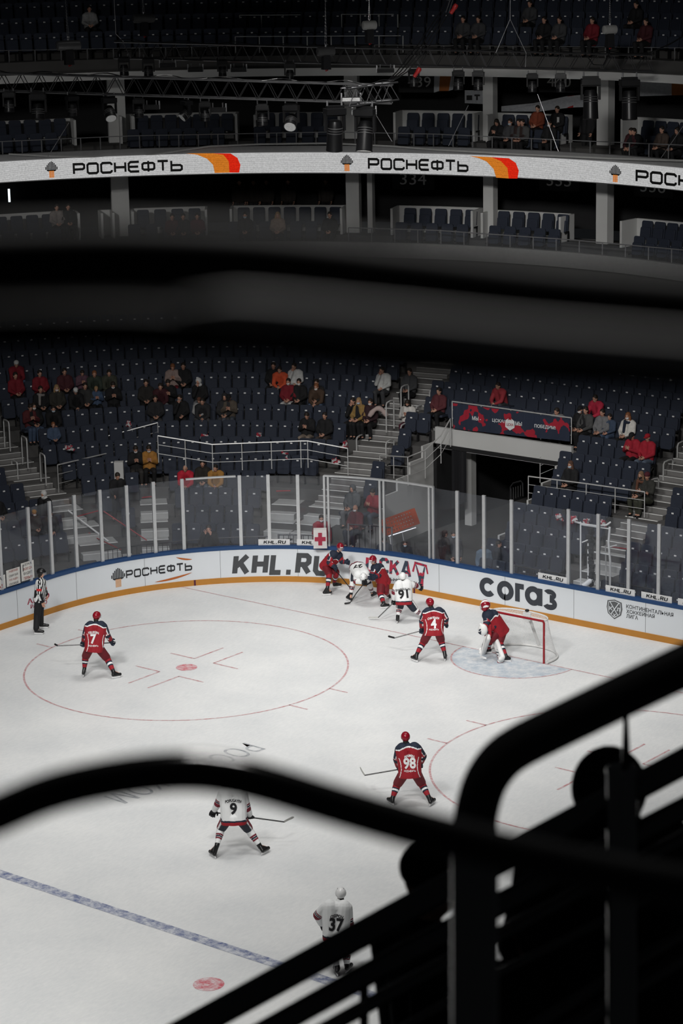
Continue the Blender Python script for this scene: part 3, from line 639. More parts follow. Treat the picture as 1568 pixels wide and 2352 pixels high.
for i, (px, py) in enumerate([(14, 965), (55, 1003), (97, 1042), (33, 1058), (860, 964), (826, 1000), (895, 921), (929, 885), (895, 1011), (929, 973), (963, 931), (995, 893), (1501, 1100), (1534, 1057), (1566, 1014)]):
    n, q = bowl_fix(px, py, 1.0); o = V((q.x, q.y, row_z(n))); p, t, nn = bowl_pt(row_R(n), bowl_s(q, row_R(n)))
    mb = MB(); a = -nn*.28; b = nn*.28; H = q.z-o.z; mb.tube([a-V((0, 0, .02)), a+V((0, 0, H-.09)), a*.8+V((0, 0, H-.02)), V((0, 0, H)), b*.8+V((0, 0, H-.02)), b+V((0, 0, H-.09)), b+V((0, 0, .0))], .025, 7)
    where = ['topmost hoop on the left stairs', 'second hoop down the left stairs', 'third hoop down on the right side of the left stairs', 'lowest hoop on the left side of the left stairs', 'third hoop down, left side of the middle stairs', 'lowest hoop, left side of the middle stairs', 'second hoop down, left side of the middle stairs', 'topmost hoop, left side of the middle stairs', 'lowest hoop, right side of the middle stairs', 'hoop beside the woman in white on the middle stairs', 'second hoop down, right side of the middle stairs', 'topmost hoop, right side of the middle stairs', 'lowest hoop at the right stairs', 'second hoop up at the right stairs', 'hoop cut by the picture edge at the right stairs'][i]
    ob = mb.build('hoop_handrail', CHROME, loc=o); smooth_angle(ob); tag(ob, 'stainless steel handrail, '+where, 'handrail', 'hoop handrails on the stairs')
# fences along the walkway behind the glass
def fence(lb, px0, px1, d, zt):
    a, b = board_s(px0, .9, d), board_s(px1, .9, d); ss = svals(a, b, .14); mb = MB()
    for z in (.12, zt): mb.tube([board_pt(s)[0]+board_pt(s)[2]*d+V((0, 0, z)) for s in ss], .022, 6)
    for s in ss: p = board_pt(s)[0]+board_pt(s)[2]*d; mb.tube([p+V((0, 0, .12)), p+V((0, 0, zt))], .011, 5)
    o = empty('crowd_barrier', lb, 'barrier', (0, 0, 0)); mb.build('bars', mat('barrier_steel_dark', (.06, .06, .065), .4, .7), o)
    for s in (a, (a+b)/2, b): p = board_pt(s)[0]+board_pt(s)[2]*d; m2 = MB(); m2.tube([p, p+V((0, 0, zt+.02))], .03, 7); m2.build('post', GREYM, o)
fence('dark barred barrier behind the glass below the left stairs', 238, 360, .9, 1.25); fence('dark barred barrier behind the glass in front of the corner seats', 362, 620, 1.0, 1.2); fence('dark barred barrier behind the glass near the red cross bag', 640, 742, 1.0, 1.25)
fence('dark barred barrier behind the glass left of the camera frame', 1180, 1300, .9, 1.15); fence('dark barred barrier behind the glass right of the camera frame', 1392, 1500, .9, 1.2); fence('dark barred barrier behind the glass by the orange stretcher', 800, 900, 1.6, 1.5)
# red tape over the closed steps
def tape(lb, pts):
    mb = MB(); mb.tube(pts, .02, 5); tag(mb.build('barrier_tape', REDTAPE), lb, 'tape', 'red tapes closing the steps')
qz = lambda px, py, zo: bowl_fix(px, py, zo, range(1, 6))[1]
tape('red tape running down beside the white pole on the left stairs', [qz(164, 1195, .5), qz(220, 1235, .5), qz(277, 1262, .6)]); tape('red tape crossing the top of the closed left steps', [qz(178, 1186, .5), qz(226, 1173, .5)]); tape('red tape running down right of the walking man', [qz(238, 1174, .6), qz(337, 1241, .5)])
tape('short red tape over the small steps left of the pale post', [qz(326, 1143, .4), qz(352, 1140, .4)]); tape('short red tape over the right flight of small steps', [qz(634, 1128, .4), qz(667, 1127, .4)]); tape('slanting red tape across the closed right steps', [qz(1425, 1332, .4), qz(1497, 1268, .5)]); tape('red tape across the top of the closed right steps', [qz(1402, 1256, .4), qz(1497, 1268, .5)])
mb = MB(); mb.tube([qz(156, 1172, .6), qz(249, 1243, .4)], .03, 7); tag(mb.build('pole', mat('pole_white', (.65, .65, .65), .4)), 'white pole lying down the closed left steps', 'pole')

# ================================================================ UPPER LEVELS
UC, UR = (-9.98, -2.18), 20.0
def arc_a(px, py, R): q = at_cyl(px, py, UC, R); return math.atan2(q.y-UC[1], q.x-UC[0])
def arc_pt(a, R, z=0): return V((UC[0]+R*math.cos(a), UC[1]+R*math.sin(a), z))
def arc_sweep(prof, a0, a1, n=40, mb=None, m=0):
    mb = mb or MB(); k = len(mb.v); c = len(prof)
    for i in range(n+1):
        a = a0+(a1-a0)*i/n
        for R, z in prof: mb.v.append(tuple(arc_pt(a, R, z)))
    for i in range(n):
        for j in range(c): mb.f.append((k+i*c+j, k+i*c+(j+1) % c, k+(i+1)*c+(j+1) % c, k+(i+1)*c+j)); mb.m.append(m)
    mb.f.append(tuple(k+j for j in range(c))[::-1]); mb.m.append(m); mb.f.append(tuple(k+n*c+j for j in range(c))); mb.m.append(m); return mb
UA0, UA1 = arc_a(-140, 430, UR), arc_a(1720, 430, UR)
zR0, zR1 = at_cyl(784, 396.5, UC, UR).z, at_cyl(784, 350.5, UC, UR).z
zL = at_cyl(1000, 560, UC, 20.3).z; KERB = .38              # floor of the box level
zS = at_cyl(784, 334, UC, 20.3).z               # floor of the suite level
zT0, zT1 = at_cyl(784, 174, UC, 20.8).z, at_cyl(784, 156, UC, 20.8).z
def band(name, prof, m, lb, n=40): return tag(arc_sweep(prof, UA0, UA1, n).build(name, m), lb, 'structure', kind='structure')
band('wall_concourse', [(20.4, 4.0), (20.7, 4.0), (20.7, zL-.5), (20.4, zL-.5)], CONCD, 'dark wall behind the last row of the lower stand')
band('floor_boxes', [(20.2, zL-.55), (26, zL-.55), (26, zL-KERB), (20.4, zL-KERB), (20.4, zL), (20.2, zL)], mat('fascia_grey', (.20, .20, .20), .8), 'pale edged floor of the box level')
band('floor_suites', [(20.15, zR0-.05), (26, zR0-.05), (26, zS-KERB), (20.4, zS-KERB), (20.4, zS), (20.15, zS)], mat('fascia_grey', (.20, .20, .20), .8), 'grey fascia and floor of the suite level above the screen')
band('ceiling_suites', [(20.8, zT0), (27, zT0), (27, zT1), (20.8, zT1)], PLAST, 'pale slab edge above the suites')
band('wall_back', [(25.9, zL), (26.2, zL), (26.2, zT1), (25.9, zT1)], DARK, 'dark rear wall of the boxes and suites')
# upper tier
P = [(21.0, zT1)]
for i in range(9): P += [(21.0+.85*i, zT1+.45+.52*i), (21.85+.85*i, zT1+.45+.52*i)]
P += [(28.65, zT1)]
band('floor_upper_tier', P, CONCD, 'dark stepped concrete of the upper tier')
for px, wpx, y0 in ((275, 44, 520), (812, 34, 560), (852, 13, 530), (1126, 27, 560), (1389, 32, 570)):
    a = arc_a(px, 450, 22.6); c = arc_pt(a, 22.6); t = V((math.sin(a), -math.cos(a), 0)); nn = V((math.cos(a), math.sin(a), 0)); M = Matrix((t, nn, V((0, 0, 1)))).transposed()
    mb = MB(); hw = wpx/2/63.0*.93; mb.box(c+V((0, 0, (zL-KERB+zR0)/2)), (hw, .22, (zR0-zL+KERB)/2), 0, M)
    if px != 852: mb.box(c+V((0, 0, (zS-KERB+zT0)/2)), (hw, .22, (zT0-zS+KERB)/2), 0, M)
    tag(mb.build('wall_column', PLAST), 'pale concrete column between the boxes', 'column', kind='structure')
LOWBOX = [(-60, 172, 489), (227, 254, 482), (300, 474, 476), (533, 795, 471), (915, 1106, 474), (1130, 1316, 486), (1462, 1620, 508)]
UPBOX = [(-60, 163, 276), (272, 300, 262), (302, 546, 259), (590, 790, 258), (922, 1110, 254), (1142, 1312, 261), (1464, 1620, 273)]
for L, zf in ((LOWBOX, zL-KERB), (UPBOX, zS-KERB)):
    for x0, x1, y in L:
        zt = at_cyl((x0+x1)/2, y, UC, 22.9).z; a0, a1 = arc_a(x0, y, 22.9), arc_a(x1, y, 22.9)
        mb = arc_sweep([(22.85, zf), (22.97, zf), (22.97, zt), (22.85, zt)], a0, a1, 8)
        for a in (a0, a1): arc_sweep([(21.9, zf), (22.9, zf), (22.9, zt), (21.9, zt)], a-.002, a+.002, 1, mb)
        tag(mb.build('wall_box', PLAST), 'pale low partition behind the seats of one box', 'partition', kind='structure')
for (x0, y0, x1, y1, zo) in ((262, 1060, 283, 1122, 1.0), (345, 1033, 373, 1060, .9)):
    n, q = bowl_fix((x0+x1)/2, y0, zo); q2 = at_plane((x0+x1)/2, y1, q, FH); Mh = Matrix((RH, FH, V((0, 0, 1)))).transposed(); mb = MB(); mb.box(V((q.x, q.y, (q.z+q2.z)/2)), ((x1-x0)/2/70.0, .12, (q.z-q2.z)/2), 0, Mh); tag(mb.build('wall_stand_block', PLAST), 'pale concrete block among the corner seats', 'block', kind='structure')
# LED ribbon
def led_mat(name, col, st):
    m = bpy.data.materials.new(name); m.use_nodes = True; nt = m.node_tree; nt.nodes.clear(); out = nt.nodes.new('ShaderNodeOutputMaterial'); em = nt.nodes.new('ShaderNodeEmission')
    tc = nt.nodes.new('ShaderNodeTexCoord'); wv = nt.nodes.new('ShaderNodeTexWave'); wv.bands_direction = 'Z'; wv.inputs['Scale'].default_value = 9; wv.inputs['Distortion'].default_value = 1.2; wv.inputs['Detail Scale'].default_value = 3
    nz = nt.nodes.new('ShaderNodeTexNoise'); nz.inputs['Scale'].default_value = 18
    nt.links.new(tc.outputs['Object'], wv.inputs['Vector']); nt.links.new(tc.outputs['Object'], nz.inputs['Vector'])
    ad = nt.nodes.new('ShaderNodeMath'); ad.operation = 'MULTIPLY'; nt.links.new(wv.outputs['Fac'], ad.inputs[0]); nt.links.new(nz.outputs['Fac'], ad.inputs[1])
    mr = nt.nodes.new('ShaderNodeMapRange'); mr.inputs[3].default_value = st*.62; mr.inputs[4].default_value = st*1.45; mr.inputs[2].default_value = .6; nt.links.new(ad.outputs[0], mr.inputs[0])
    em.inputs[0].default_value = (*col, 1); nt.links.new(mr.outputs[0], em.inputs[1]); nt.links.new(em.outputs[0], out.inputs[0]); return m
LEDW = led_mat('led_white', (1, 1, 1), .46); LEDO = led_mat('led_orange', (1.0, .30, .03), .55); LEDR = led_mat('led_red', (1.0, .03, .01), .62); LEDK = mat('led_black', (.012, .012, .012), .5)
LED = tag(arc_sweep([(UR, zR0), (UR+.12, zR0), (UR+.12, zR1), (UR, zR1)], UA0, UA1, 60).build('led_ribbon_screen', LEDW), 'long white LED ribbon screen with black Cyrillic brand words and orange flashes', 'screen')
def led_px(pts, nm, m, d=.02):
    mb = MB(); v = [at_cyl(x, y, UC, UR-d) for x, y in pts]; mb.add(v, [tuple(range(len(v)))]); return mb.build(nm, m, LED)
def led_put(me, px0, px1, f0, f1, nm, m, d=.02):
    a0, a1 = arc_a(px0, 390, UR), arc_a(px1, 390, UR); w_ = abs(a1-a0)*UR; h = zR1-zR0; fit_width(me, w_, h*(f1-f0)); am = (a0+a1)/2; zm = zR0+h*(f0+f1)/2
    warp(me, lambda c: arc_pt(am-c.x/UR, UR-d-c.z, zm+c.y)); return finish(nm, me, m, LED)
for w0, w1, h0, h1 in ((165, 422, 104, 132), (843, 1078, 783, 811), (1458, 1712, 1400, 1427)):
    wm, wl = wordmark('РОСНЕФТЬ', .25, .4); led_put(flat_mesh(wm, .6), w0+2, w1-2, .15, .75, 'lettering', [LEDK]); led_put(flat_mesh(hand_logo(), .3), h0, h1, .08, .90, 'hand_emblem', [LEDK, LEDO])
def flash(x, y, k):
    f = lambda L: [(x+a*k, y+b) for a, b in L]
    led_px(f([(-62, -22), (0, -22.5), (24, -19), (36, -4), (38, 22), (4, 23), (0, 4), (-14, -10), (-36, -19)]), 'orange_flash', LEDO); led_px(f([(0, -22.5), (40, -22), (56, -12), (63, 4), (60, 22), (38, 22), (36, -4), (24, -19)]), 'red_flash', LEDR, .025)
flash(489, 374.5, 1.0)
led_px([(1078, 358.5), (1128, 361), (1150, 370), (1165, 386), (1168, 410), (1139, 408), (1133, 388), (1117, 371), (1098, 363)], 'orange_flash', LEDO); led_px([(1128, 361), (1168, 363.5), (1184, 374), (1191, 392), (1188, 410), (1168, 410), (1165, 386), (1150, 370)], 'red_flash', LEDR, .025)
q = [at_cyl(x, y, UC, UR+.05) for x, y in ((58.5, 366), (58.5, 414))]; mb = MB(); mb.tube([q[0], q[1]], .008, 4); mb.build('panel_gap', LEDK, LED)
# rails of the suite level and the box parapet
def arc_rail(lb, pts, R, h, spacing_px, m, glass=False, r=.022):
    o = empty('balcony_railing', lb, 'railing', arc_pt(arc_a(784, 400, R), R, 0)); b = o.location; xs = [p[0] for p in pts]
    yy = lambda x: np.interp(x, xs, [p[1] for p in pts])
    T = [at_cyl(x, yy(x), UC, R)-b for x in np.arange(xs[0], xs[-1]+1, 20)]; mb = MB(); mb.tube(T, r, 6); mb.build('top_rail', m, o)
    for x in np.arange(xs[0], xs[-1], spacing_px): t = at_cyl(x, yy(x), UC, R)-b; mb = MB(); mb.tube([t-V((0, 0, h)), t], .022, 5); mb.build('post', m, o)
    if glass:
        mb = MB(); k = len(T)
        for i in range(k-1): a, c = T[i], T[i+1]; mb.add([a-V((0, 0, h)), c-V((0, 0, h)), c-V((0, 0, .06)), a-V((0, 0, .06))], [(0, 1, 2, 3)])
        mb.build('glass_panel', BOXGLASS, o)
    return o
arc_rail('balcony railing with posts along the suites above the screen', [(-40, 327), (300, 312), (760, 303), (1000, 308), (1300, 322), (1610, 335)], 20.35, .62, 45, GREYM, False, .018)
arc_rail('glass balcony railing in front of the lower boxes', [(800, 523), (1000, 529), (1300, 550), (1610, 578)], 20.35, .62, 53, GREYM, True)
arc_rail('thin railing in front of the upper tier, lower line at right', [(860, 103), (1610, 110)], 21.2, .75, 53, GREYM, False, .012); arc_rail('thin railing across the upper tier, upper line at right', [(860, 50), (1610, 53)], 23.2, .75, 54, GREYM, False, .012)
arc_rail('thin railing across the upper tier, top line at left', [(-40, 15), (590, 5), (592, 40)], 25, .7, 60, GREYM, False, .012); arc_rail('thin railing across the upper tier, middle line at left', [(-40, 66), (548, 54)], 23.0, .75, 60, GREYM, False, .012); arc_rail('thin railing in front of the upper tier, lower line at left', [(-40, 117), (540, 106)], 21.2, .75, 60, GREYM, False, .012)
arc_rail('bright railing at the stairwell of the upper tier', [(540, 84), (930, 82)], 21.3, .6, 55, CHROME, False, .016); arc_rail('bright railing above the stairwell of the upper tier', [(550, 35), (700, 34)], 22.5, .7, 50, CHROME, False, .016); arc_rail('bright stair railing in the upper tier right of the hoist', [(784, 33), (915, 33)], 22.4, .9, 43, CHROME, False, .014)
mb = MB(); mb.tube([at_cyl(x, y, UC, 20.05) for x, y in ((20, 354), (120, 359), (250, 362), (330, 359), (400, 348), (480, 336), (600, 331), (760, 329), (900, 336), (1000, 344), (1200, 355), (1400, 364), (1600, 370))], .035, 6)
tag(mb.build('cable_hose', mat('hose_pale', (.45, .45, .44), .7)), 'pale hose running along the foot of the suite railing', 'hose')
mb = MB(); c = at_cyl(21, 449, UC, 25.4); mb.box(c, (.03, .03, .25)); tag(mb.build('tube_lamp', mat('tube_lamp_glow', (.8, .9, 1.0), emit=1.3)), 'small upright glowing tube lamp in the dark box at left', 'lamp')
SIGNM = mat('box_number_grey', (.62, .62, .62), .7)
for tx, px, py, wpx, hpx in (('334', 949, 411, 64, 27), ('335', 1284, 414, 62, 27), ('336', 1500, 428, 66, 27), ('439', 963, 188, 56, 24), ('440', 1284, 187, 60, 24)):
    me = text_mesh(tx, 1, 0); R = 24.0; a = arc_a(px, py, R); fit_width(me, wpx/62.0, hpx/62.0); z = at_cyl(px, py, UC, R).z; warp(me, lambda c: arc_pt(a-c.x/R, R-.03, z+c.y)); me.update()
    ex = 32/62.0; mb = arc_sweep([(R, z-.4), (R+.02, z-.4), (R+.02, z+.4), (R, z+.4)], a+ex*1.6/R, a-ex*1.6/R, 4)
    o = tag(mb.build('box_number_sign', DARK), 'dark panel with the grey number %s above a box' % tx, 'sign', 'box number panels'); finish('number', me, [SIGNM], o)
REFLW = mat('reflection_white', (.35, .36, .38), .8, var=.25, scale=12); REFLO = mat('reflection_orange', (.28, .09, .02), .8); REFLR = mat('reflection_red', (.30, .02, .02), .8)  # ribbon screen reflections in the suite glass, painted as flat colours
def paint_reflection(lb, polys, R=23.6):
    o = empty('screen_reflection', lb, 'flag', at_cyl(polys[0][0][0][0], polys[0][0][0][1], UC, R), group='painted reflections in the suite windows'); b = o.location.copy()
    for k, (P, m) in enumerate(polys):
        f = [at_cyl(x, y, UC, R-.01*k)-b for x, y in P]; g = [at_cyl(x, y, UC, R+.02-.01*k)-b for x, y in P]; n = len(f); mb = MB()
        mb.add(f+g, [tuple(range(n)), tuple(range(n, 2*n))[::-1]]+[(i, (i+1) % n, n+(i+1) % n, n+i) for i in range(n)]); mb.build('reflection_panel', m, o)  # each flat panel holds reflected screen light as colour, not fabric
paint_reflection('orange and white painted screen reflection in the suite window below the number 439', [([(997, 171), (1010, 170), (1008, 209), (996, 213)], REFLW), ([(1010, 170), (1036, 172), (1030, 209), (1008, 209)], REFLO), ([(1036, 172), (1043, 174), (1040, 206), (1030, 209)], REFLW)])
paint_reflection('white painted screen reflection with black letters left of the suite column', [([(1067, 207), (1109, 208), (1109, 239), (1067, 237)], REFLW), ([(1071, 219), (1084, 219), (1084, 230), (1071, 230)], LEDK), ([(1089, 217), (1102, 217), (1102, 221), (1097, 221), (1097, 230), (1093, 230), (1093, 221), (1089, 221)], LEDK)])
paint_reflection('long white and red painted screen reflection slanting below the number 440', [([(1151, 244), (1225, 237), (1300, 221), (1378, 214), (1378, 245), (1310, 247), (1240, 256), (1151, 256)], REFLW), ([(1303, 221), (1318, 219), (1316, 247), (1303, 248)], REFLR)])
paint_reflection('white and orange painted screen reflection in the suite at the right edge', [([(1469, 186), (1542, 187), (1542, 219), (1469, 221)], REFLW), ([(1542, 187), (1600, 188), (1600, 218), (1542, 219)], REFLO)])
# ================================================================ PEOPLE
def head_shapes(mb, hc, f, u, k=1.0):
    r = f.cross(u).normalized(); M = Matrix((r, f, u)).transposed()
    mb.ell(hc+u*.02*k, (.076*k, .096*k, .104*k), M); mb.ell(hc-u*.055*k+f*.022*k, (.058*k, .068*k, .062*k), M)
    mb.capsule(hc+u*.005*k+f*.088*k, .012*k, hc-u*.03*k+f*.103*k, .017*k, 8)
    for s in (-1, 1): mb.ell(hc+r*s*.078*k-u*.008*k-f*.008*k, (.014*k, .022*k, .034*k), M, 8)
def face_paint(hc, f, u, k=1.0):
    r = f.cross(u).normalized()
    def fn(c, n):
        d = c-hc; x, y, z = d.dot(r)/k, d.dot(f)/k, d.dot(u)/k
        if y > .045 and abs(abs(x)-.031) < .010 and abs(z-.010) < .007: return 1
        if y > 9: return 3
        if y > .06 and abs(x) < .024 and -.073 < z < -.056: return 2
        return 0
    return fn
def hand_shapes(mb, wrist, direc, side, k=1.0, curl=.7, fat=1.0):
    """a palm, four unequal bent fingers and a thumb that leaves the side of the palm"""
    d = direc.normalized(); a = side-d*side.dot(d)
    if a.length < 1e-4: a = d.orthogonal()
    a.normalize(); n = d.cross(a).normalized()
    pc = wrist+d*.05*k
    M = Matrix((a, d, n)).transposed(); mb.ell(pc, (.040*k*fat, .052*k, .018*k*fat), M, 10)
    for i, L in enumerate((.070, .080, .075, .058)):
        b = wrist+d*.088*k+a*(.029-.0195*i)*k*fat; r0 = .0098*k*fat
        m = b+(d*math.cos(curl*.5)+n*math.sin(curl*.5))*L*.48*k; e = m+(d*math.cos(curl*1.5)+n*math.sin(curl*1.5))*L*.5*k
        mb.capsule(b, r0, m, r0*.93, 8); mb.capsule(m, r0*.93, e, r0*.78, 8)
    b = wrist+d*.028*k+a*.034*k*fat; m = b+(d*.55+a*.7+n*.3).normalized()*.036*k; e = m+(d*.8+n*.55+a*.1).normalized()*.032*k
    mb.capsule(b, .0125*k*fat, m, .011*k*fat, 8); mb.capsule(m, .011*k*fat, e, .0095*k*fat, 8)
def mid(a, b, t=.5): return a+(b-a)*t
def body_shapes(mb, J, k=1.0):
    head_shapes(mb, J['head'], J['f'], J['u'], k); hm = mid(J['hipL'], J['hipR']); sm = mid(J['shL'], J['shR'])
    mb.capsule(mid(J['head'], sm, .45), .056*k, sm, .066*k); mb.capsule(J['shL'], .066*k, J['shR'], .066*k)
    for s in 'LR':
        mb.capsule(mid(J['sh'+s], sm, .42), .105*k, mid(J['hip'+s], hm, .35), .105*k)
        mb.capsule(J['sh'+s], .056*k, J['el'+s], .043*k); mb.capsule(J['el'+s], .043*k, J['ha'+s], .030*k)
        mb.capsule(J['hip'+s], .090*k, J['kn'+s], .062*k); mb.capsule(J['kn'+s], .062*k, J['an'+s], .040*k); mb.capsule(J['an'+s], .042*k, J['to'+s], .034*k)
    mb.capsule(J['hipL'], .105*k, J['hipR'], .105*k)
def hands_mesh(me, J, k, fat=1.0, curl=.8):
    """adds the two hands to a body mesh (the wrists run into the palms)"""
    mb = MB()
    for s, sg in (('L', -1), ('R', 1)):
        d = J['ha'+s]-J['el'+s]; side = J.get('thumb'+s, V((0, 0, 1))); hand_shapes(mb, J['ha'+s]-d.normalized()*.005, J.get('hd'+s, d), side, k, curl, fat)
    h = mb.mesh(); bm = bmesh.new(); bm.from_mesh(me); bm.from_mesh(h); bm.to_mesh(me); bm.free(); bpy.data.meshes.remove(h)
def pose(**kw):
    J = dict(head=V((0, .0, 1.24)), f=V((0, 1, -.12)).normalized(), hipL=V((-.10, 0, .50)), hipR=V((.10, 0, .50)), shL=V((-.185, -.05, 1.0)), shR=V((.185, -.05, 1.0)),
             elL=V((-.25, .06, .75)), elR=V((.25, .06, .75)), haL=V((-.08, .30, .66)), haR=V((.08, .30, .66)), knL=V((-.14, .42, .52)), knR=V((.14, .42, .52)), anL=V((-.14, .33, .10)), anR=V((.14, .33, .10)), toL=V((-.15, .47, .045)), toR=V((.15, .47, .045)))
    for a, b in kw.items(): J[a] = V(b) if not isinstance(b, str) else b
    J['f'].normalize(); r = J['f'].cross(V((0, 0, 1))).normalized(); J['u'] = r.cross(J['f']).normalized(); return J
POSES = {
 'lap': pose(), 'phone': pose(head=(0, .03, 1.22), f=(0, 1, -.55), haL=(-.05, .30, .86), haR=(.05, .28, .86), elL=(-.24, .08, .76), elR=(.24, .08, .76), hdL=(.4, .4, .6), hdR=(-.4, .4, .6)),
 'lean': pose(head=(0, .26, 1.14), f=(.1, 1, -.2), shL=(-.19, .18, .94), shR=(.19, .18, .94), elL=(-.20, .36, .66), elR=(.20, .36, .66), haL=(-.05, .52, .58), haR=(.05, .52, .58), knL=(-.19, .44, .52), knR=(.19, .44, .52), anL=(-.19, .33, .1), anR=(.19, .33, .1), toL=(-.2, .47, .045), toR=(.2, .47, .045)),
 'chin': pose(head=(.03, .04, 1.23), f=(.3, 1, -.1), elR=(.20, .16, .76), haR=(.05, .15, 1.10), hdR=(-.1, 0, 1)),
 'cross': pose(f=(-.25, 1, -.05), elL=(-.24, .08, .78), elR=(.24, .08, .78), haL=(.10, .20, .80), haR=(-.10, .21, .77), knL=(-.05, .46, .55), anL=(.02, .40, .12), toL=(.02, .54, .06)),
 'stand': pose(head=(0, .03, 1.62), hipL=(-.10, 0, .92), hipR=(.10, 0, .92), shL=(-.19, -.02, 1.40), shR=(.19, -.02, 1.40), elL=(-.25, -.02, 1.12), elR=(.25, -.02, 1.12), haL=(-.24, .10, .88), haR=(.24, .10, .88), knL=(-.12, .03, .50), knR=(.12, .03, .50), anL=(-.12, -.03, .09), anR=(.12, -.03, .09), toL=(-.14, .13, .04), toR=(.14, .13, .04)),
 'aim': pose(head=(0, .06, 1.62), hipL=(-.10, 0, .92), hipR=(.10, 0, .92), shL=(-.19, -.02, 1.40), shR=(.19, -.02, 1.40), elL=(-.27, .14, 1.20), elR=(.27, .14, 1.20), haL=(-.07, .28, 1.50), haR=(.09, .24, 1.52), knL=(-.12, .03, .50), knR=(.12, .03, .50), anL=(-.12, -.03, .09), anR=(.12, -.03, .09), toL=(-.14, .13, .04), toR=(.14, .13, .04), hdL=(.2, .2, 1), hdR=(-.2, .2, 1)),
 'walk': pose(head=(0, .08, 1.60), f=(0, 1, -.45), hipL=(-.10, 0, .90), hipR=(.10, 0, .90), shL=(-.19, .03, 1.38), shR=(.19, .03, 1.38), elL=(-.26, -.10, 1.12), elR=(.26, .12, 1.12), haL=(-.25, .0, .88), haR=(.2, .32, 1.02), knL=(-.11, .26, .52), knR=(.11, -.04, .48), anL=(-.11, .26, .12), anR=(.11, -.30, .14), toL=(-.12, .42, .05), toR=(.12, -.15, .06)),
}
CACHE = {}
def posed(p):
    if p in CACHE: return CACHE[p]
    J = POSES[p]; hm = mid(J['hipL'], J['hipR']); sm = mid(J['shL'], J['shR']); out = {}
    mb = MB(); body_shapes(mb, J, .97); me = solid(mb, .017, 2); hands_mesh(me, J, 1.0); paint(me, face_paint(J['head'], J['f'], J['u'])); out['body'] = me
    mb = MB(); mb.capsule(J['shL'], .092, J['shR'], .092); mb.capsule(mid(J['head'], sm, .62), .072, sm, .09)
    for s in 'LR':
        mb.capsule(mid(J['sh'+s], sm, .40), .132, mid(J['hip'+s], hm, .25), .140); mb.capsule(J['sh'+s], .086, J['el'+s], .070); mb.capsule(J['el'+s], .070, mid(J['el'+s], J['ha'+s], .88), .052)
    out['jacket'] = solid(mb, .022, 2)
    mb = MB(); mb.capsule(J['hipL'], .122, J['hipR'], .122)
    for s in 'LR': mb.capsule(J['hip'+s], .108, J['kn'+s], .083); mb.capsule(J['kn'+s], .083, mid(J['kn'+s], J['an'+s], .93), .062)
    out['trousers'] = solid(mb, .022, 2)
    for s in 'LR': mb = MB(); mb.capsule(J['an'+s]-V((0, 0, .045)), .048, J['to'+s], .042); out['shoe'+s] = solid(mb, .016, 1)
    h, f, u = J['head'], J['f'], J['u']; r = f.cross(u).normalized(); M = Matrix((r, f, u)).transposed()
    mb = MB(); mb.ell(h+u*.045-f*.018, (.087, .100, .094), M, 18); mb.ell(h-f*.045-u*.02, (.078, .068, .085), M); out['hair'] = solid(mb, .014, 2)
    mb = MB(); mb.ell(h+u*.045-f*.018, (.088, .102, .095), M, 18); mb.ell(h-f*.05-u*.08, (.098, .062, .16), M)
    for s in (-1, 1): mb.capsule(h+r*s*.078+u*.0, .034, h+r*s*.092-u*.22+f*.01, .038)
    out['long_hair'] = solid(mb, .015, 2)
    mb = MB(); mb.ell(h+u*.058-f*.008, (.094, .108, .090), M, 18); mb.capsule(h+u*.035+f*.07+r*.0, .02, h+u*.03+f*.10, .018); out['beanie'] = solid(mb, .014, 2)
    mb = MB(); mb.ell(h+u*.058-f*.008, (.090, .106, .078), M, 18); mb.ell(h+u*.036+f*.12, (.070, .075, .012), M, 12); out['cap'] = solid(mb, .012, 1)
    mb = MB(); mb.ell(h+u*.035-f*.03, (.110, .112, .122), M, 18); mb.ell(h-u*.10-f*.03, (.125, .10, .07), M); out['hood'] = solid(mb, .015, 2)
    mb = MB(); mb.ell(h-u*.050+f*.050, (.062, .060, .046), M, 14); out['face_mask'] = solid(mb, .010, 1)
    mb = MB(); c = mid(h, sm, .72); mb.tube([c+V((.115*math.cos(q), .115*math.sin(q)+.01, .02*math.sin(2*q))) for q in [2*PI*i/16 for i in range(16)]], .045, 8, closed=True); mb.capsule(c+V((.06, .12, 0)), .05, c+V((.08, .16, -.32)), .045); out['scarf'] = solid(mb, .016, 1)
    ys = max(J['haL'].y, J['haR'].y); hz = (J['haL'].z+J['haR'].z)/2
    for k_ in ('body', 'jacket', 'trousers', 'shoeL', 'shoeR', 'hair', 'long_hair', 'beanie', 'cap', 'hood', 'face_mask', 'scarf'):
        me = out[k_]
        for i in range(4 if k_ == 'body' else 1): me.materials.append(SKIN)
        me.polygons.foreach_set('use_smooth', [True]*len(me.polygons))
    CACHE[p] = out; return out
def put(me, name, m, parent):
    o = bpy.data.objects.new(name, me); COL.objects.link(o); o.parent = parent
    for i, x in enumerate(m if isinstance(m, (list, tuple)) else [m]): o.material_slots[i].link = 'OBJECT'; o.material_slots[i].material = x
    return o
CL = {}
def cloth(c):
    if not isinstance(c, tuple): return c
    if c not in CL: CL[c] = mat('cloth_%02d' % len(CL), c, .85, var=.3, scale=11)
    return CL[c]
K_, G_, N_, R_, W_, O_, B_, J_, Y_, P_ = (.009, .009, .010), (.050, .051, .055), (.012, .018, .035), (.17, .010, .018), (.55, .55, .54), (.045, .048, .034), (.060, .035, .022), (.06, .09, .15), (.33, .15, .03), (.30, .20, .17)
SURG = mat('mask_pale_blue', (.42, .52, .60), .7); MASKW = mat('mask_white', (.66, .66, .66), .7); MASKK = mat('mask_black', (.012, .012, .013), .7)
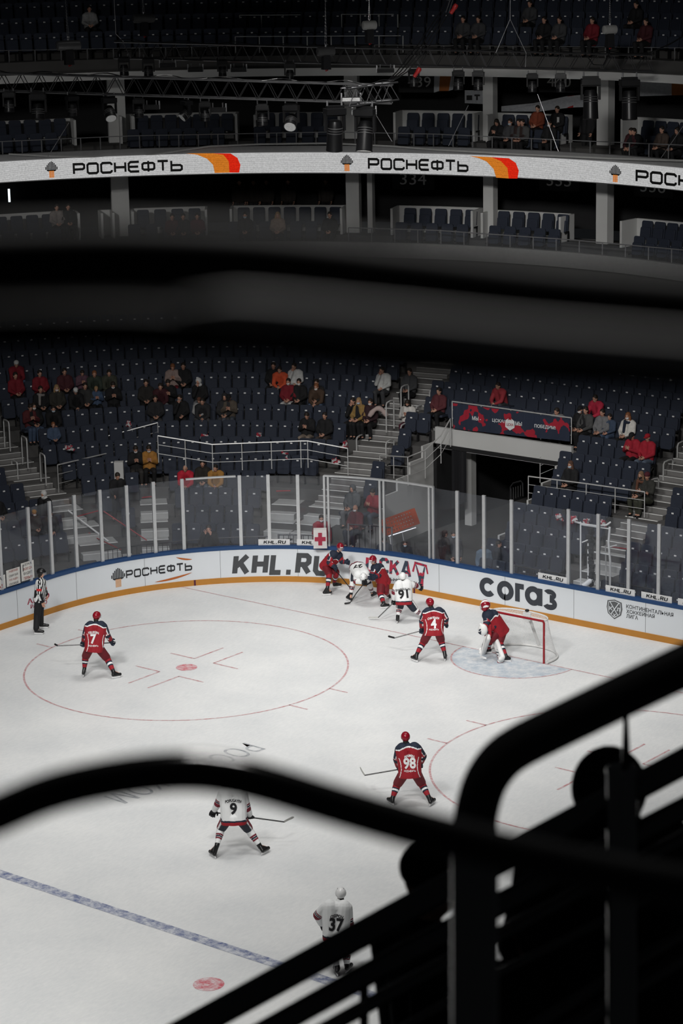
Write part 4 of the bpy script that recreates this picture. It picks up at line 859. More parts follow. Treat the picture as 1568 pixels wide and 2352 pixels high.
def person(pose_, loc, rz, label, jacket=K_, trousers=K_, hair='hair', hc=HAIRD, mask=None, scale=1.0, scarf=None, group=None, cat='person', yaw_extra=0):
    m = posed(pose_); root = put(m['body'], 'person', [SKIN, EYE, LIP, HAIRD], None); root.location = loc; root.rotation_euler = (0, 0, rz+yaw_extra); root.scale = (scale,)*3
    tag(root, label, cat, group)
    put(m['jacket'], 'jacket', cloth(jacket), root); put(m['trousers'], 'trousers', cloth(trousers), root); put(m['shoeL'], 'shoe', BLKP, root); put(m['shoeR'], 'shoe', BLKP, root)
    if hair: put(m[hair], 'hair' if 'hair' in hair else hair, cloth(hc), root)
    if mask: put(m['face_mask'], 'face_mask', mask, root)
    if scarf: put(m['scarf'], 'scarf', cloth(scarf), root)
    return root
OCC = []            # seats taken: (row, arc length)
def heading(nn): return math.atan2(nn.x, -nn.y)      # local +y looks along -nn
def sit(px, py, label, pose_='lap', jacket=K_, trousers=K_, rows=range(1, NR+1), scale=1.0, **kw):
    hz = POSES[pose_]['head'].z*scale+(.12 if scale < .9 else 0); n, q = bowl_fix(px, py, hz, rows, -.12)
    R = row_R(n); s = bowl_s(q, R); p, t, nn = bowl_pt(R, s); OCC.append((n, s))
    hd = heading(nn); o = person(pose_, p-nn*.13+V((0, 0, row_z(n)+(.12 if scale < .9 else 0))), hd, label, jacket, trousers, scale=scale, group='spectators in the lower stand', **kw); return o
def sit_box(px, py, zf, label, pose_='lap', jacket=K_, trousers=K_, **kw):
    best = None
    for R, dz in ((21.1, 0), (22.0, .42)):
        q = at_cyl(px, py, UC, R); e = abs(q.z-(zf+dz+POSES[pose_]['head'].z))
        if best is None or e < best[0]: best = (e, q, R, dz)
    e, q, R, dz = best; a = math.atan2(q.y-UC[1], q.x-UC[0]); nn = V((math.cos(a), math.sin(a), 0))
    return person(pose_, arc_pt(a, R, zf+dz), heading(nn), label, jacket, trousers, group='spectators in the boxes', **kw)
def stand_box(px, py, zf, label, R=25.0, **kw):
    q = at_cyl(px, py, UC, R); a = math.atan2(q.y-UC[1], q.x-UC[0]); nn = V((math.cos(a), math.sin(a), 0))
    return person('stand', arc_pt(a, R, zf), heading(nn), label, group='spectators in the boxes', **kw)
def board_off(q):
    x, y = q.x-BC[0], q.y-BC[1]; return (y-BR) if x >= 0 else ((-x-BR) if y <= 0 else math.hypot(x, y)-BR)
def stand_walk(px, py, label, pose_='stand', d=1.0, ang=0, zf=0.0, scale=1.0, **kw):
    q = atz(px, py, zf+POSES[pose_]['head'].z*scale); dd = board_off(q)
    while board_off(q) < .52 and scale > .6: scale -= .01; q = atz(px, py, zf+POSES[pose_]['head'].z*scale)
    h = FH*-1      # turned towards the camera, then by ang
    return person(pose_, V((q.x, q.y, zf)), heading(FH)+math.radians(ang), label, scale=scale, **kw)
# --- lower stand, left block
sit(15, 850, 'fan in a red jersey, leftmost of the three red fans high at the left edge', 'lap', R_, K_)
sit(40, 838, 'fan in red with a white hat between two other red fans high at left', 'lean', R_, J_, hair='beanie', hc=W_)
sit(72, 843, 'fan in a red jersey, rightmost of the three red fans high at left', 'lap', R_, N_)
sit(150, 856, 'person in a dark red plaid shirt beside the small sign holder', 'lap', (.06, .014, .018), K_)
sit(205, 842, 'person in a dark green jacket behind the white lettered shirt', 'lean', (.03, .04, .03), K_, hair='hair', hc=HAIRR)
sit(193, 862, 'child in a dark shirt with pale lettering in front of the green jacket', 'phone', (.10, .05, .07), K_, scale=.85)
sit(245, 847, 'person in a camouflage green jacket high in the left seats', 'lean', O_, O_)
sit(259, 884, 'person in black with a pale mask below the camouflage jacket', 'phone', K_, K_, mask=MASKW)
sit(200, 893, 'person in a black patterned top beside the boy in blue', 'lap', (.03, .03, .03), K_)
sit(223, 897, 'boy in a blue patterned jacket next to the black patterned top', 'phone', (.05, .08, .14), K_, hc=HAIRB, scale=.82)
sit(139, 900, 'fair haired woman in a dark olive coat with a white mask', 'lap', (.03, .028, .022), K_, hair='long_hair', hc=HAIRB, mask=MASKW)
sit(177, 902, 'person in black with a white cap right of the fair haired woman', 'lean', K_, K_, hair='cap', hc=W_)
sit(110, 908, 'person in a black jacket with a pale scarf left of the fair haired woman', 'lap', K_, K_, scarf=(.25, .23, .22))
sit(55, 926, 'person in a red and black plaid shirt low in the left block', 'phone', (.09, .016, .018), J_)
sit(70, 928, 'person in a black coat and white mask beside the plaid shirt', 'lap', K_, J_, mask=MASKW)
sit(131, 947, 'man in black with a blue mask holding a white paper', 'lean', K_, K_, mask=SURG)
sit(110, 966, 'small boy in a denim jacket beside the man with the paper', 'lap', J_, N_, hc=HAIRR, scale=.80)
# --- centre block
sit(333, 868, 'man in black sitting left of the dark red jacket', 'lap', (.02, .018, .016), K_)
sit(356, 910, 'bearded man in a dark grey jacket and grey trousers', 'lap', (.018, .018, .02), (.05, .05, .052))
sit(368, 878, 'person in a dark red jacket with pale grey trousers', 'lean', (.045, .010, .014), (.16, .16, .165))
sit(386, 872, 'person in black holding a phone beside the dark red jacket', 'phone', K_, K_)
sit(397, 837, 'person in a pale pink sweater with a red blanket on the knees', 'phone', (.27, .20, .18), R_, hc=HAIRR)
sit(423, 829, 'person in dark clothes beside the pale pink sweater', 'lap', K_, K_)
sit(462, 864, 'person in black with a white hood and pale trousers', 'chin', K_, (.20, .20, .21), hair='hood', hc=W_)
sit(416, 903, 'man in black with a blue mask and hand to his chin', 'chin', K_, K_, mask=SURG)
sit(458, 917, 'child in a white and black jacket with a brown hat', 'lap', (.30, .30, .30), G_, hair='beanie', hc=(.12, .05, .03), scale=.82)
sit(472, 903, 'man in a dark coat just right of the child in white', 'lean', (.02, .02, .022), G_)
sit(514, 915, 'person in a dark hooded coat left of the olive jacket', 'lap', (.025, .025, .027), G_, hair='hood', hc=(.02, .02, .022))
sit(533, 902, 'man with a black cap and an olive brown jacket', 'phone', (.085, .068, .052), (.07, .08, .10), hair='cap', hc=K_)
sit(667, 873, 'person in a red and white sports jacket with a mask', 'lap', R_, W_, mask=MASKW)
sit(694, 872, 'person in black with a white mask right of the red and white jacket', 'lap', K_, K_, mask=MASKW)
sit(642, 850, 'person in an orange red jacket seen through the blurred rail', 'lean', (.55, .08, .03), G_)
sit(672, 846, 'person in a white top seen through the blurred rail', 'chin', W_, G_)
sit(610, 857, 'person in black left of the orange red jacket', 'lap', K_, K_)
sit(725, 880, 'person in black sitting left of the brown coat', 'lap', (.018, .017, .016), K_)
sit(752, 872, 'woman in a long brown coat with a white mask', 'lean', B_, J_, mask=MASKW, hc=HAIRR)
sit(800, 928, 'young person in black left of the yellow coat', 'chin', K_, K_)
sit(823, 922, 'fair haired woman in a yellow coat with a mask', 'lap', (.26, .16, .05), K_, hair='long_hair', hc=HAIRB, mask=SURG)
sit(845, 926, 'man in a black and red jersey right of the yellow coat', 'lap', (.03, .012, .016), K_, mask=MASKW)
sit(846, 866, 'person in a white shirt with raised arm high beside the middle stairs', 'chin', W_, G_)
sit(906, 868, 'person in a dark coat high beside the middle stairs', 'lap', G_, K_)
sit(706, 954, 'person in a black jacket and beige trousers', 'phone', K_, (.24, .19, .15))
sit(731, 964, 'big man in a black sweater beside the beige trousers', 'lap', K_, (.05, .04, .035))
# --- front of the centre block
sit(314, 1041, 'man in a black jacket looking at a phone left of the mustard coat', 'phone', K_, (.035, .032, .03), mask=MASKW)
sit(343, 1039, 'woman in a mustard yellow coat low in the centre block', 'phone', Y_, K_, mask=MASKW)
sit(427, 1068, 'bald man in a bright red jacket with a grey beard', 'lean', (.42, .012, .03), N_, hair=None)
sit(463, 1070, 'man in a black sweater with orange lettering', 'lap', (.02, .016, .012), (.10, .12, .15))
sit(491, 1082, 'person in a yellow and black hockey jersey above the glass', 'lean', (.33, .16, .035), (.18, .17, .16))
# --- right of the tunnel
sit(1336, 940, 'man in black with a black cap and white mask right of the banner', 'lap', K_, K_, hair='cap', hc=K_, mask=MASKW)
sit(1349, 921, 'person in a bright red jacket behind the man with the black cap', 'lean', (.42, .02, .05), K_)
sit(1306, 937, 'person in grey hiding behind the end of the banner', 'lean', (.13, .13, .13), K_, range(9, 10))
sit(1367, 936, 'person in a dark grey jacket right of the bright red one', 'lap', (.06, .06, .06), K_)
sit(1374, 966, 'boy in a blue denim jacket and jeans', 'lap', (.04, .06, .10), J_, scale=.82)
sit(1421, 936, 'person in a grey patterned jacket high right of the tunnel', 'lap', (.16, .16, .165), K_)
sit(1451, 953, 'woman in a white jacket with a mask and dark scarf', 'lap', (.62, .60, .56), K_, hc=HAIRR, hair='long_hair', mask=MASKW, scarf=N_)
sit(1460, 999, 'fan in a red and black jersey with a dark cap', 'phone', (.34, .014, .03), K_, hair='cap', hc=K_)
sit(1490, 1004, 'fan in a red jersey and red hat with blue jeans', 'lap', (.36, .014, .03), (.10, .13, .18), hair='cap', hc=(.36, .01, .02))
sit(1294, 1073, 'woman in black with long brown hair and a blue mask', 'lap', K_, K_, hair='long_hair', hc=(.09, .045, .03), mask=SURG)
sit(1455, 1098, 'fair haired woman with a black mask and brown scarf', 'lap', (.03, .028, .026), O_, range(6, 7), hair='long_hair', hc=(.20, .12, .07), mask=MASKK, scarf=(.12, .05, .03))
sit(1481, 1096, 'person in a dark coat with a maroon beanie', 'cross', (.03, .03, .026), O_, range(6, 7), hair='beanie', hc=(.08, .012, .02))
sit(1118, 894, 'fan in red and white high above the left end of the banner', 'lean', (.30, .03, .04), G_)
sit(1040, 888, 'person in dark red high left of the banner', 'lap', (.09, .02, .025), K_)
# --- left edge, low, and along the glass
L14 = range(1, 7)
sit(25, 1158, 'man in black with a blue mask at the left picture edge', 'lap', K_, G_, L14, mask=SURG)
sit(48, 1163, 'child with an orange striped beanie and white mask', 'lap', (.02, .015, .014), K_, L14, hair='beanie', hc=(.38, .17, .03), mask=MASKW, scale=.85)
sit(81, 1161, 'person in black with a white mask below the white hood', 'lean', K_, K_, L14, mask=MASKW)
sit(790, 1131, 'person in a grey hooded coat behind the glass', 'lap', (.09, .095, .10), (.12, .12, .125), L14, hair='hood', hc=(.09, .095, .10))
sit(820, 1144, 'person in a red jacket looking down behind the glass', 'phone', (.22, .015, .025), (.06, .07, .09), L14)
sit(773, 1184, 'bald man in dark red with a white mask behind the glass', 'lap', (.10, .012, .018), N_, L14, hair=None, mask=MASKW)
n_, q_ = bowl_fix(101, 1138, 1.2, L14); stand = person('stand', V((q_.x, q_.y, row_z(n_)-.35)), heading(FH)-.5, 'standing person with a white hood up and black jacket', K_, K_, hair='hood', hc=W_, mask=MASKW, scale=.97)
n_, q_ = bowl_fix(272, 1178, .35, L14); person('walk', V((q_.x, q_.y, row_z(n_))), heading(FH)+.35, 'man in black walking down the corner steps behind the glass', K_, (.015, .016, .02), mask=None)
A2s = bowl_fix(936, 923, 1.22); n_, q_ = A2s; p_, t_, nn_ = bowl_pt(row_R(n_)-.2, bowl_s(q_, row_R(n_)))
person('phone', V((q_.x, q_.y, row_z(n_)-.05)), heading(nn_)+.25, 'woman in a white coat and black mask sitting on the middle stairs', (.55, .53, .50), (.07, .012, .025), hair='long_hair', hc=HAIRD, mask=MASKK)
stand_walk(479, 1214, 'photographer in a black tracksuit standing behind the glass', 'aim', jacket=K_, trousers=K_)
stand_walk(738, 1191, 'medic in a red jacket with a white mask beside the red cross bag', 'stand', jacket=(.30, .015, .03), trousers=(.14, .01, .016), mask=MASKW, scale=1.02)
stand_walk(930, 1249, 'man in a black coat with a pale mask below the orange stretcher', 'stand', jacket=(.012, .013, .016), trousers=K_, mask=SURG, scale=.88)
stand_walk(882, 1242, 'man in a dark blue jacket with a mask left of the orange stretcher', 'stand', jacket=(.03, .035, .05), trousers=K_, mask=MASKW, scale=.88)
stand_walk(1020, 1226, 'man in a dark brown leather jacket turned away beside the tunnel', 'stand', jacket=(.02, .014, .012), trousers=K_, ang=120, scale=.98)
stand_walk(1041, 1228, 'man with a mask half hidden behind the leather jacket', 'stand', jacket=(.05, .05, .055), trousers=K_, mask=SURG, scale=.95)
stand_walk(1111, 1256, 'person in a pale blue top and mask behind the glass right of the tunnel', 'stand', jacket=(.10, .14, .19), trousers=K_, mask=SURG, scale=.86)
stand_walk(1143, 1250, 'man in a dark navy jacket turned sideways behind the glass', 'stand', jacket=(.010, .013, .022), trousers=K_, ang=80, scale=.9)
# --- boxes
for px, py, lb, kw in ((131, 490, 'person in pale clothes at the end of the far left box', dict(jacket=(.22, .19, .18))), (157, 487, 'person in black at the right end of the far left box', {}), (395, 487, 'person in dark red left of two others in the second box', dict(jacket=(.07, .02, .022))), (420, 482, 'man in black in the middle of the second box', {}),
    (452, 482, 'person in a maroon jacket at the right of the second box', dict(jacket=(.08, .012, .018))), (562, 479, 'person in a black jacket with a pale mask in the third box', dict(mask=SURG)), (637, 479, 'fair haired person in a beige top in the third box', dict(jacket=(.26, .19, .15), hair='long_hair', hc=HAIRB)), (757, 509, 'person in black in the front row of the third box', {})):
    sit_box(px, py, zL-KERB, lb, kw.pop('pose', 'lap'), **kw)
for px, py, lb in ((550, 449, 'dim person leaning at the back of the third box, left one'), (582, 427, 'dim person standing in the dark room of the third box'), (612, 432, 'dim person standing right of another in the third box room'), (662, 453, 'dim person behind the seats of the third box, middle'), (748, 452, 'dim person in pale clothes behind the third box seats')):
    stand_box(px, py, zL-KERB+.42, lb, jacket=(.03, .025, .022))
for px, py, lb, kw in ((1191, 267, 'person in a dark brown jacket in the suite, back row left', dict(jacket=(.03, .016, .014))), (1234, 255, 'person in an orange sweater and black vest in the suite', dict(jacket=(.20, .045, .02))), (1279, 253, 'man in a black coat in the suite right of the orange sweater', {}), (1141, 309, 'person holding a cup in the front row of the suite', dict(pose='phone', hair='long_hair')),
    (1171, 307, 'person with a pale mask in the front row of the suite', dict(mask=SURG, jacket=G_)), (1199, 306, 'person in a grey patterned sweater in the front row of the suite', dict(jacket=(.07, .07, .07))), (1261, 308, 'person in black with a mask in the front row of the suite', dict(mask=MASKW)), (1519, 313, 'man in a brown coat in the right suite front row', dict(jacket=(.07, .05, .04))), (1459, 327, 'person in black and red bent over in the right suite', dict(jacket=(.05, .012, .016), pose='lean')), (1554, 321, 'woman with long hair at the right edge of the right suite', dict(hair='long_hair')), (1466, 288, 'person leaning behind the seats of the right suite', dict(pose='lean'))):
    sit_box(px, py, zS-KERB, lb, kw.pop('pose', 'lap'), **kw)
stand_box(1348, 267, zS-KERB, 'man in black standing between the two right suites', R=22.0)
for i, (px, py, lb, c) in enumerate(((1216, 27, 'dim spectator in the upper tier, leftmost of the three pale faces', G_), (1249, 30, 'dim spectator in the upper tier, middle of the three pale faces', K_), (1284, 35, 'dim spectator in a grey coat in the upper tier', G_), (1359, 86, 'fan in a red jersey behind the upper tier rail', R_), (1063, 82, 'dim spectator behind the upper tier rail left of the hoist cable', G_), (1098, 88, 'dim spectator in grey behind the upper tier rail near the hoist cable', G_), (1482, 92, 'spectator in dark red behind the upper tier rail at right', (.06, .012, .016)), (1460, 27, 'dim spectator high in the upper tier at right', K_), (205, 18, 'dim spectator in white at the top left of the upper tier', (.3, .3, .3)))):
    best = min(range(9), key=lambda k: abs(at_cyl(px, py, UC, 21.5+.85*k).z-(zT1+.45+.52*k+1.22))); R = 21.5+.85*best; q = at_cyl(px, py, UC, R); a = math.atan2(q.y-UC[1], q.x-UC[0])
    person('lap', arc_pt(a, R, zT1+.45+.52*best), heading(V((math.cos(a), math.sin(a), 0))), lb, c, K_, group='spectators in the upper tier')

# ================================================================ SEATS
def rounded(w_, h_, r, n=4):
    P = []
    for cx, cy, a0 in ((w_/2-r, h_/2-r, 0), (-w_/2+r, h_/2-r, PI/2), (-w_/2+r, -h_/2+r, PI), (w_/2-r, -h_/2+r, 3*PI/2)):
        P += [(cx+r*math.cos(a0+PI/2*i/n), cy+r*math.sin(a0+PI/2*i/n)) for i in range(n+1)]
    return P
def slab(mb, w_, h_, th, r, c, tilt, m=0):
    """a padded panel: x across, leaning back by tilt, front towards +y"""
    Mx = Matrix.Rotation(tilt, 3, 'X'); Pf, Pb = rounded(w_-.03, h_-.03, r*.8), rounded(w_, h_, r); k = len(Pb); vs = []
    for P, y in ((Pb, -th/2), (Pb, th/2-.012), (Pf, th/2)): vs += [V(c)+Mx @ V((x, y, z)) for x, z in P]
    fs = [tuple(range(k)), tuple(range(2*k, 3*k))[::-1]]
    for j in range(2): fs += [(j*k+i, (j+1)*k+i, (j+1)*k+(i+1) % k, j*k+(i+1) % k) for i in range(k)]
    return mb.add(vs, fs, m)
def seat_meshes():
    b = MB(); slab(b, .45, .62, .07, .07, (0, -.035, .67), .12); b.box((-.235, .10, .36), (.018, .16, .025), 1); b.box((.235, .10, .36), (.018, .16, .025), 1)
    b.box((-.235, .0, .18), (.015, .05, .20), 1); b.box((.235, .0, .18), (.015, .05, .20), 1); b.box((0, -.03, .36), (.22, .03, .03), 1)
    up = MB(); slab(up, .42, .44, .08, .06, (0, .065, .55), .16); dn = MB(); slab(dn, .42, .42, .08, .06, (0, .22, .44), -PI/2+.06)
    tg = MB(); tg.box((0, .012, .80), (.038, .006, .022), 0, Matrix.Rotation(.12, 3, 'X'))
    r = [b.mesh('seat'), up.mesh('pan'), dn.mesh('pan'), tg.mesh('tag')]
    for m in (SEATM, SEATB): r[0].materials.append(m)
    r[1].materials.append(SEATM); r[2].materials.append(SEATM); r[3].materials.append(TAGM); return r
SB, SUP, SDN, STG = seat_meshes()
ORD = ['zeroth', 'first', 'second', 'third', 'fourth', 'fifth', 'sixth', 'seventh', 'eighth', 'ninth', 'tenth', 'eleventh', 'twelfth', 'thirteenth', 'fourteenth', 'fifteenth', 'sixteenth', 'seventeenth', 'eighteenth', 'nineteenth', 'twentieth', 'twenty-first', 'twenty-second', 'twenty-third', 'twenty-fourth', 'twenty-fifth', 'twenty-sixth', 'twenty-seventh', 'twenty-eighth', 'twenty-ninth', 'thirtieth', 'thirty-first', 'thirty-second', 'thirty-third', 'thirty-fourth', 'thirty-fifth', 'thirty-sixth', 'thirty-seventh', 'thirty-eighth', 'thirty-ninth', 'fortieth']
seats = []          # (depth, location, heading, open, label or None, has tag)
for n in range(1, NR+1):
    R = row_R(n); L = R*PI/2; cnt = {}; row = []
    s = -14.0
    while s < L+13:
        p, t, nn = bowl_pt(R, s); c = p-nn*.1; ok = True
        if min(line_dist(c, A1) if p.x < -14 else 9, line_dist(c, A2) if p.x > -15 and p.y > 3 else 9, line_dist(c, A3)+.10 if p.y > 3 and p.x > -4 else 9) < .92: ok = False
        if n <= 4 and min(line_dist(c, M1) if (c-M1[0]).length < 3.5 else 9, line_dist(c, M2) if (c-M2[0]).length < 3.5 else 9) < .66: ok = False
        if n <= 8 and TUN_A-.25 < p.x < TUN_B+.3 and p.y > 0: ok = False
        d1 = (A1[1]-A1[0]).normalized(); sec = 0
        if p.y > 3 and p.x > -.95: sec = 4
        elif p.y > 3 and p.x > -7.7: sec = 3
        elif p.y > 3 and p.x > -12.3+.0*n: sec = 2
        elif p.y > .9+(-17.3-p.x)*.13: sec = 1
        if ok: row.append((s, p, nn, sec))
        s += .485
    for sec in range(5):
        L_ = [r for r in row if r[3] == sec]
        if sec == 0: L_ = L_[::-1]
        for i, (s, p, nn, _) in enumerate(L_):
            occ = any(on == n and abs(os_-s) < .25 for on, os_ in OCC); x, y, dep = proj(p+V((0, 0, row_z(n)+.7))); lb = None
            if -25 < x < 1593 and 818 < y < 1345 and i+1 < len(ORD):
                nm = ORD[i+1]; lb = 'navy folding seat, %s ' % nm+['left of the left stairs, %s row up', 'right of the left stairs, %s row up', 'right of the middle stairs, %s row up', 'from the left, %s row up, right of the tunnel', 'right of the right stairs, %s row up'][sec] % ORD[n]
            seats.append((dep, p+V((0, 0, row_z(n))), heading(nn), occ, lb, True))
cand = sorted([s for s in seats if s[4]], key=lambda s: s[0])[:288]; keep = set(id(s) for s in cand)
for i, s in enumerate(cand):
    o = bpy.data.objects.new('stadium_seat', SB); COL.objects.link(o); o.location = s[1]; o.rotation_euler = (0, 0, s[2]); tag(o, s[4], 'seat', 'navy folding seats of the lower stand')
    for nm, me in (('seat_pan', SDN if s[3] else SUP), ('number_tag', STG)): c = bpy.data.objects.new(nm, me); COL.objects.link(c); c.parent = o
rest = [s for s in seats if id(s) not in keep and -60 < proj(s[1])[0] < 1640 and proj(s[1])[1] > 760]
# box seats and upper tier seats join the rest
for L, zf in ((LOWBOX, zL-KERB), (UPBOX, zS-KERB)):
    for x0, x1, y in L:
        for R, dz in ((21.35, 0), (22.25, .42)):
            a0, a1 = arc_a(x0+8, y, R), arc_a(x1-8, y, R); k = int(abs(a1-a0)*R/.52)
            for i in range(k):
                a = a0+(a1-a0)*(i+.5)/max(k, 1)-(.35/R if R < 22 else 0)*-1; nn = V((math.cos(a), math.sin(a), 0)); rest.append((0, arc_pt(a, R, zf+dz), heading(nn), False, None, False))
for k in range(8):
    R = 21.7+.85*k; a = UA0
    while a > UA1: rest.append((0, arc_pt(a, R, zT1+.45+.52*k), heading(V((math.cos(a), math.sin(a), 0))), False, None, True)); a -= .52/R
parts = []
for me in (SB, SUP, STG):
    co = np.empty(len(me.vertices)*3); me.vertices.foreach_get('co', co); parts.append((co.reshape(-1, 3), [tuple(p.vertices) for p in me.polygons], [p.material_index for p in me.polygons]))
V_, F_, MI_ = [], [], []; base = 0
for dep, loc, h, occ, lb, tg in rest:
    c, s = math.cos(h), math.sin(h); Rm = np.array([[c, -s, 0], [s, c, 0], [0, 0, 1]])
    for pi, (co, fs, mi) in enumerate(parts):
        if pi == 2 and not tg: continue
        V_.append(co @ Rm.T+np.array(loc)); F_ += [tuple(i+base for i in f) for f in fs]; MI_ += [m if pi == 0 else (0 if pi == 1 else 2) for m in mi]; base += len(co)
me = bpy.data.meshes.new('seats'); me.from_pydata(np.concatenate(V_).tolist(), [], F_); me.polygons.foreach_set('material_index', MI_)
o = finish('stadium_seats', me, [SEATM, SEATB, TAGM]); tag(o, 'navy folding seats of the farther rows, the boxes and the upper tier', 'seats', kind='stuff')
mb = arc_sweep([(21.72, zL-KERB), (23.0, zL-KERB), (23.0, zL-KERB+.42), (21.72, zL-KERB+.42)], UA0, UA1, 30); arc_sweep([(21.72, zS-KERB), (23.0, zS-KERB), (23.0, zS-KERB+.42), (21.72, zS-KERB+.42)], UA0, UA1, 30, mb); tag(mb.build('floor_box_step', CONCD), 'dark raised step carrying the back rows of the boxes', 'step', kind='structure')
# ================================================================ THE SKATERS
def limb_t(c, a, b):
    d = b-a; return (c-a).dot(d)/d.length_squared
def limb_dist(c, a, b):
    t = max(0, min(1, limb_t(c, a, b))); return (c-(a+(b-a)*t)).length
def tube_of(a, b, ra, rb): mb = MB(); mb.capsule(a, ra, b, rb); return mb
def boot(root, G, ankle, hdg, kn, s, white=False):
    """a skate: boot, sole holder and steel blade, standing on G and pointing along hdg"""
    h = V(hdg).normalized(); o = mid(G+V((0, 0, .085)), ankle, .0)
    mb = MB(); mb.capsule(ankle+(kn-ankle).normalized()*.07, .060, ankle-V((0, 0, .01)), .055); mb.capsule(ankle, .055, G-h*.075+V((0, 0, .105)), .046); mb.capsule(G-h*.08+V((0, 0, .108)), .046, G+h*.13+V((0, 0, .098)), .044); mb.capsule(ankle-V((0, 0, .02)), .052, G+h*.06+V((0, 0, .11)), .048)
    o = finish('skate', solid(mb, .011, 1), [BLKP], root, True)
    r = h.cross(V((0, 0, 1))); M = Matrix((r, h, V((0, 0, 1)))).transposed()
    b = MB(); b.box(G+V((0, 0, .010)), (.0025, .145, .012), 0, M); b.box(G+V((0, 0, .038)), (.009, .13, .018), 1, M); b.box(G-h*.075+V((0, 0, .052)), (.011, .03, .014), 1, M); b.box(G+h*.08+V((0, 0, .052)), (.011, .03, .014), 1, M)
    b.build('blade', [STEEL, HELW], o); return o
def helmet(root, J, m, visor=True, k=1.0, ridge=False):
    h, f, u = J['head'], J['f'], J['u']; r = f.cross(u).normalized(); mb = MB(); n = 22; rows = 14
    for i in range(rows+1):
        la = -PI/2+PI*i/rows
        for j in range(n):
            q = 2*PI*j/n; x, y, z = math.cos(la)*math.cos(q)*.110, math.cos(la)*math.sin(q)*.135-.005, math.sin(la)*.125+.035
            low = .028 if y > .03 else (-.015 if abs(x) > .07 else -.055)
            z = max(z, low); mb.v.append(tuple(h+r*x*k+f*y*k+u*z*k))
    for i in range(rows):
        for j in range(n): mb.f.append((i*n+j, i*n+(j+1) % n, (i+1)*n+(j+1) % n, (i+1)*n+j)); mb.m.append(0)
    if ridge:
        for s in (-1, 0, 1): mb.tube([h+r*s*.042+f*(.118*math.cos(q))+u*(.035+.128*math.sin(q)) for q in [.35+2.2*i/8 for i in range(9)]], .011, 6)
    o = finish('helmet', mb.mesh(), [m], root); smooth_angle(o, 50)
    d = MB()
    for s in (-1, 1):
        for yy in (.05, -.04): d.ell(h+r*s*.058+f*yy+u*(.134 if abs(yy) < .045 else .126), (.009, .014, .006), Matrix((r, f, u)).transposed(), 8)
    d.build('vent_holes', [BLKP], o)
    if visor:
        mb = MB(); N = 10; vs = []
        for i in range(N+1):
            q = PI*(.15+.7*i/N); p = h+r*math.cos(q)*.115+f*math.sin(q)*.150; vs += [p+u*.045, p-u*.035, p+u*.045+f*.004, p-u*.035+f*.004]
        mb.add(vs, [q for i in range(N) for q in ((4*i, 4*i+4, 4*i+5, 4*i+1), (4*i+2, 4*i+3, 4*i+7, 4*i+6))]); mb.build('visor', VISOR, o)
        mb = MB(); M = Matrix((r, f, u)).transposed(); mb.box(h+f*.134+u*.058, (.045, .006, .012), 0, M); mb.build('brow_plate', [HELW if m is HELR else BLKP], o)
    return o
def on_back(root, jersey, J, tx, t, wdt, hgt, m, name, me=None, offset=.02, bow=0.0, shift=0.0):
    bv = BVHTree.FromPolygons([v.co for v in jersey.data.vertices], [p.vertices for p in jersey.data.polygons])
    hm, sm = mid(J['hipL'], J['hipR']), mid(J['shL'], J['shR']); ex = (J['shR']-J['shL']).normalized(); ey = sm-hm; L = ey.length; ey = (ey-ex*ey.dot(ex)).normalized(); n = ex.cross(ey)
    c = hm+ey*L*t+ex*shift; me = me or text_mesh(tx, 1, offset, grid=.12); xs = [v.co.x for v in me.vertices]; fit_width(me, wdt, hgt)
    def f(p):
        q = c+ex*p.x+ey*(p.y-bow*(p.x/wdt*2)**2); loc, nr, _, d = bv.ray_cast(q+n*.8, -n, 1.6)
        return (loc+n*(.009+p.z)) if loc else q+n*.16
    warp(me, f); return finish(name, me, m if isinstance(m, list) else [m], jersey)
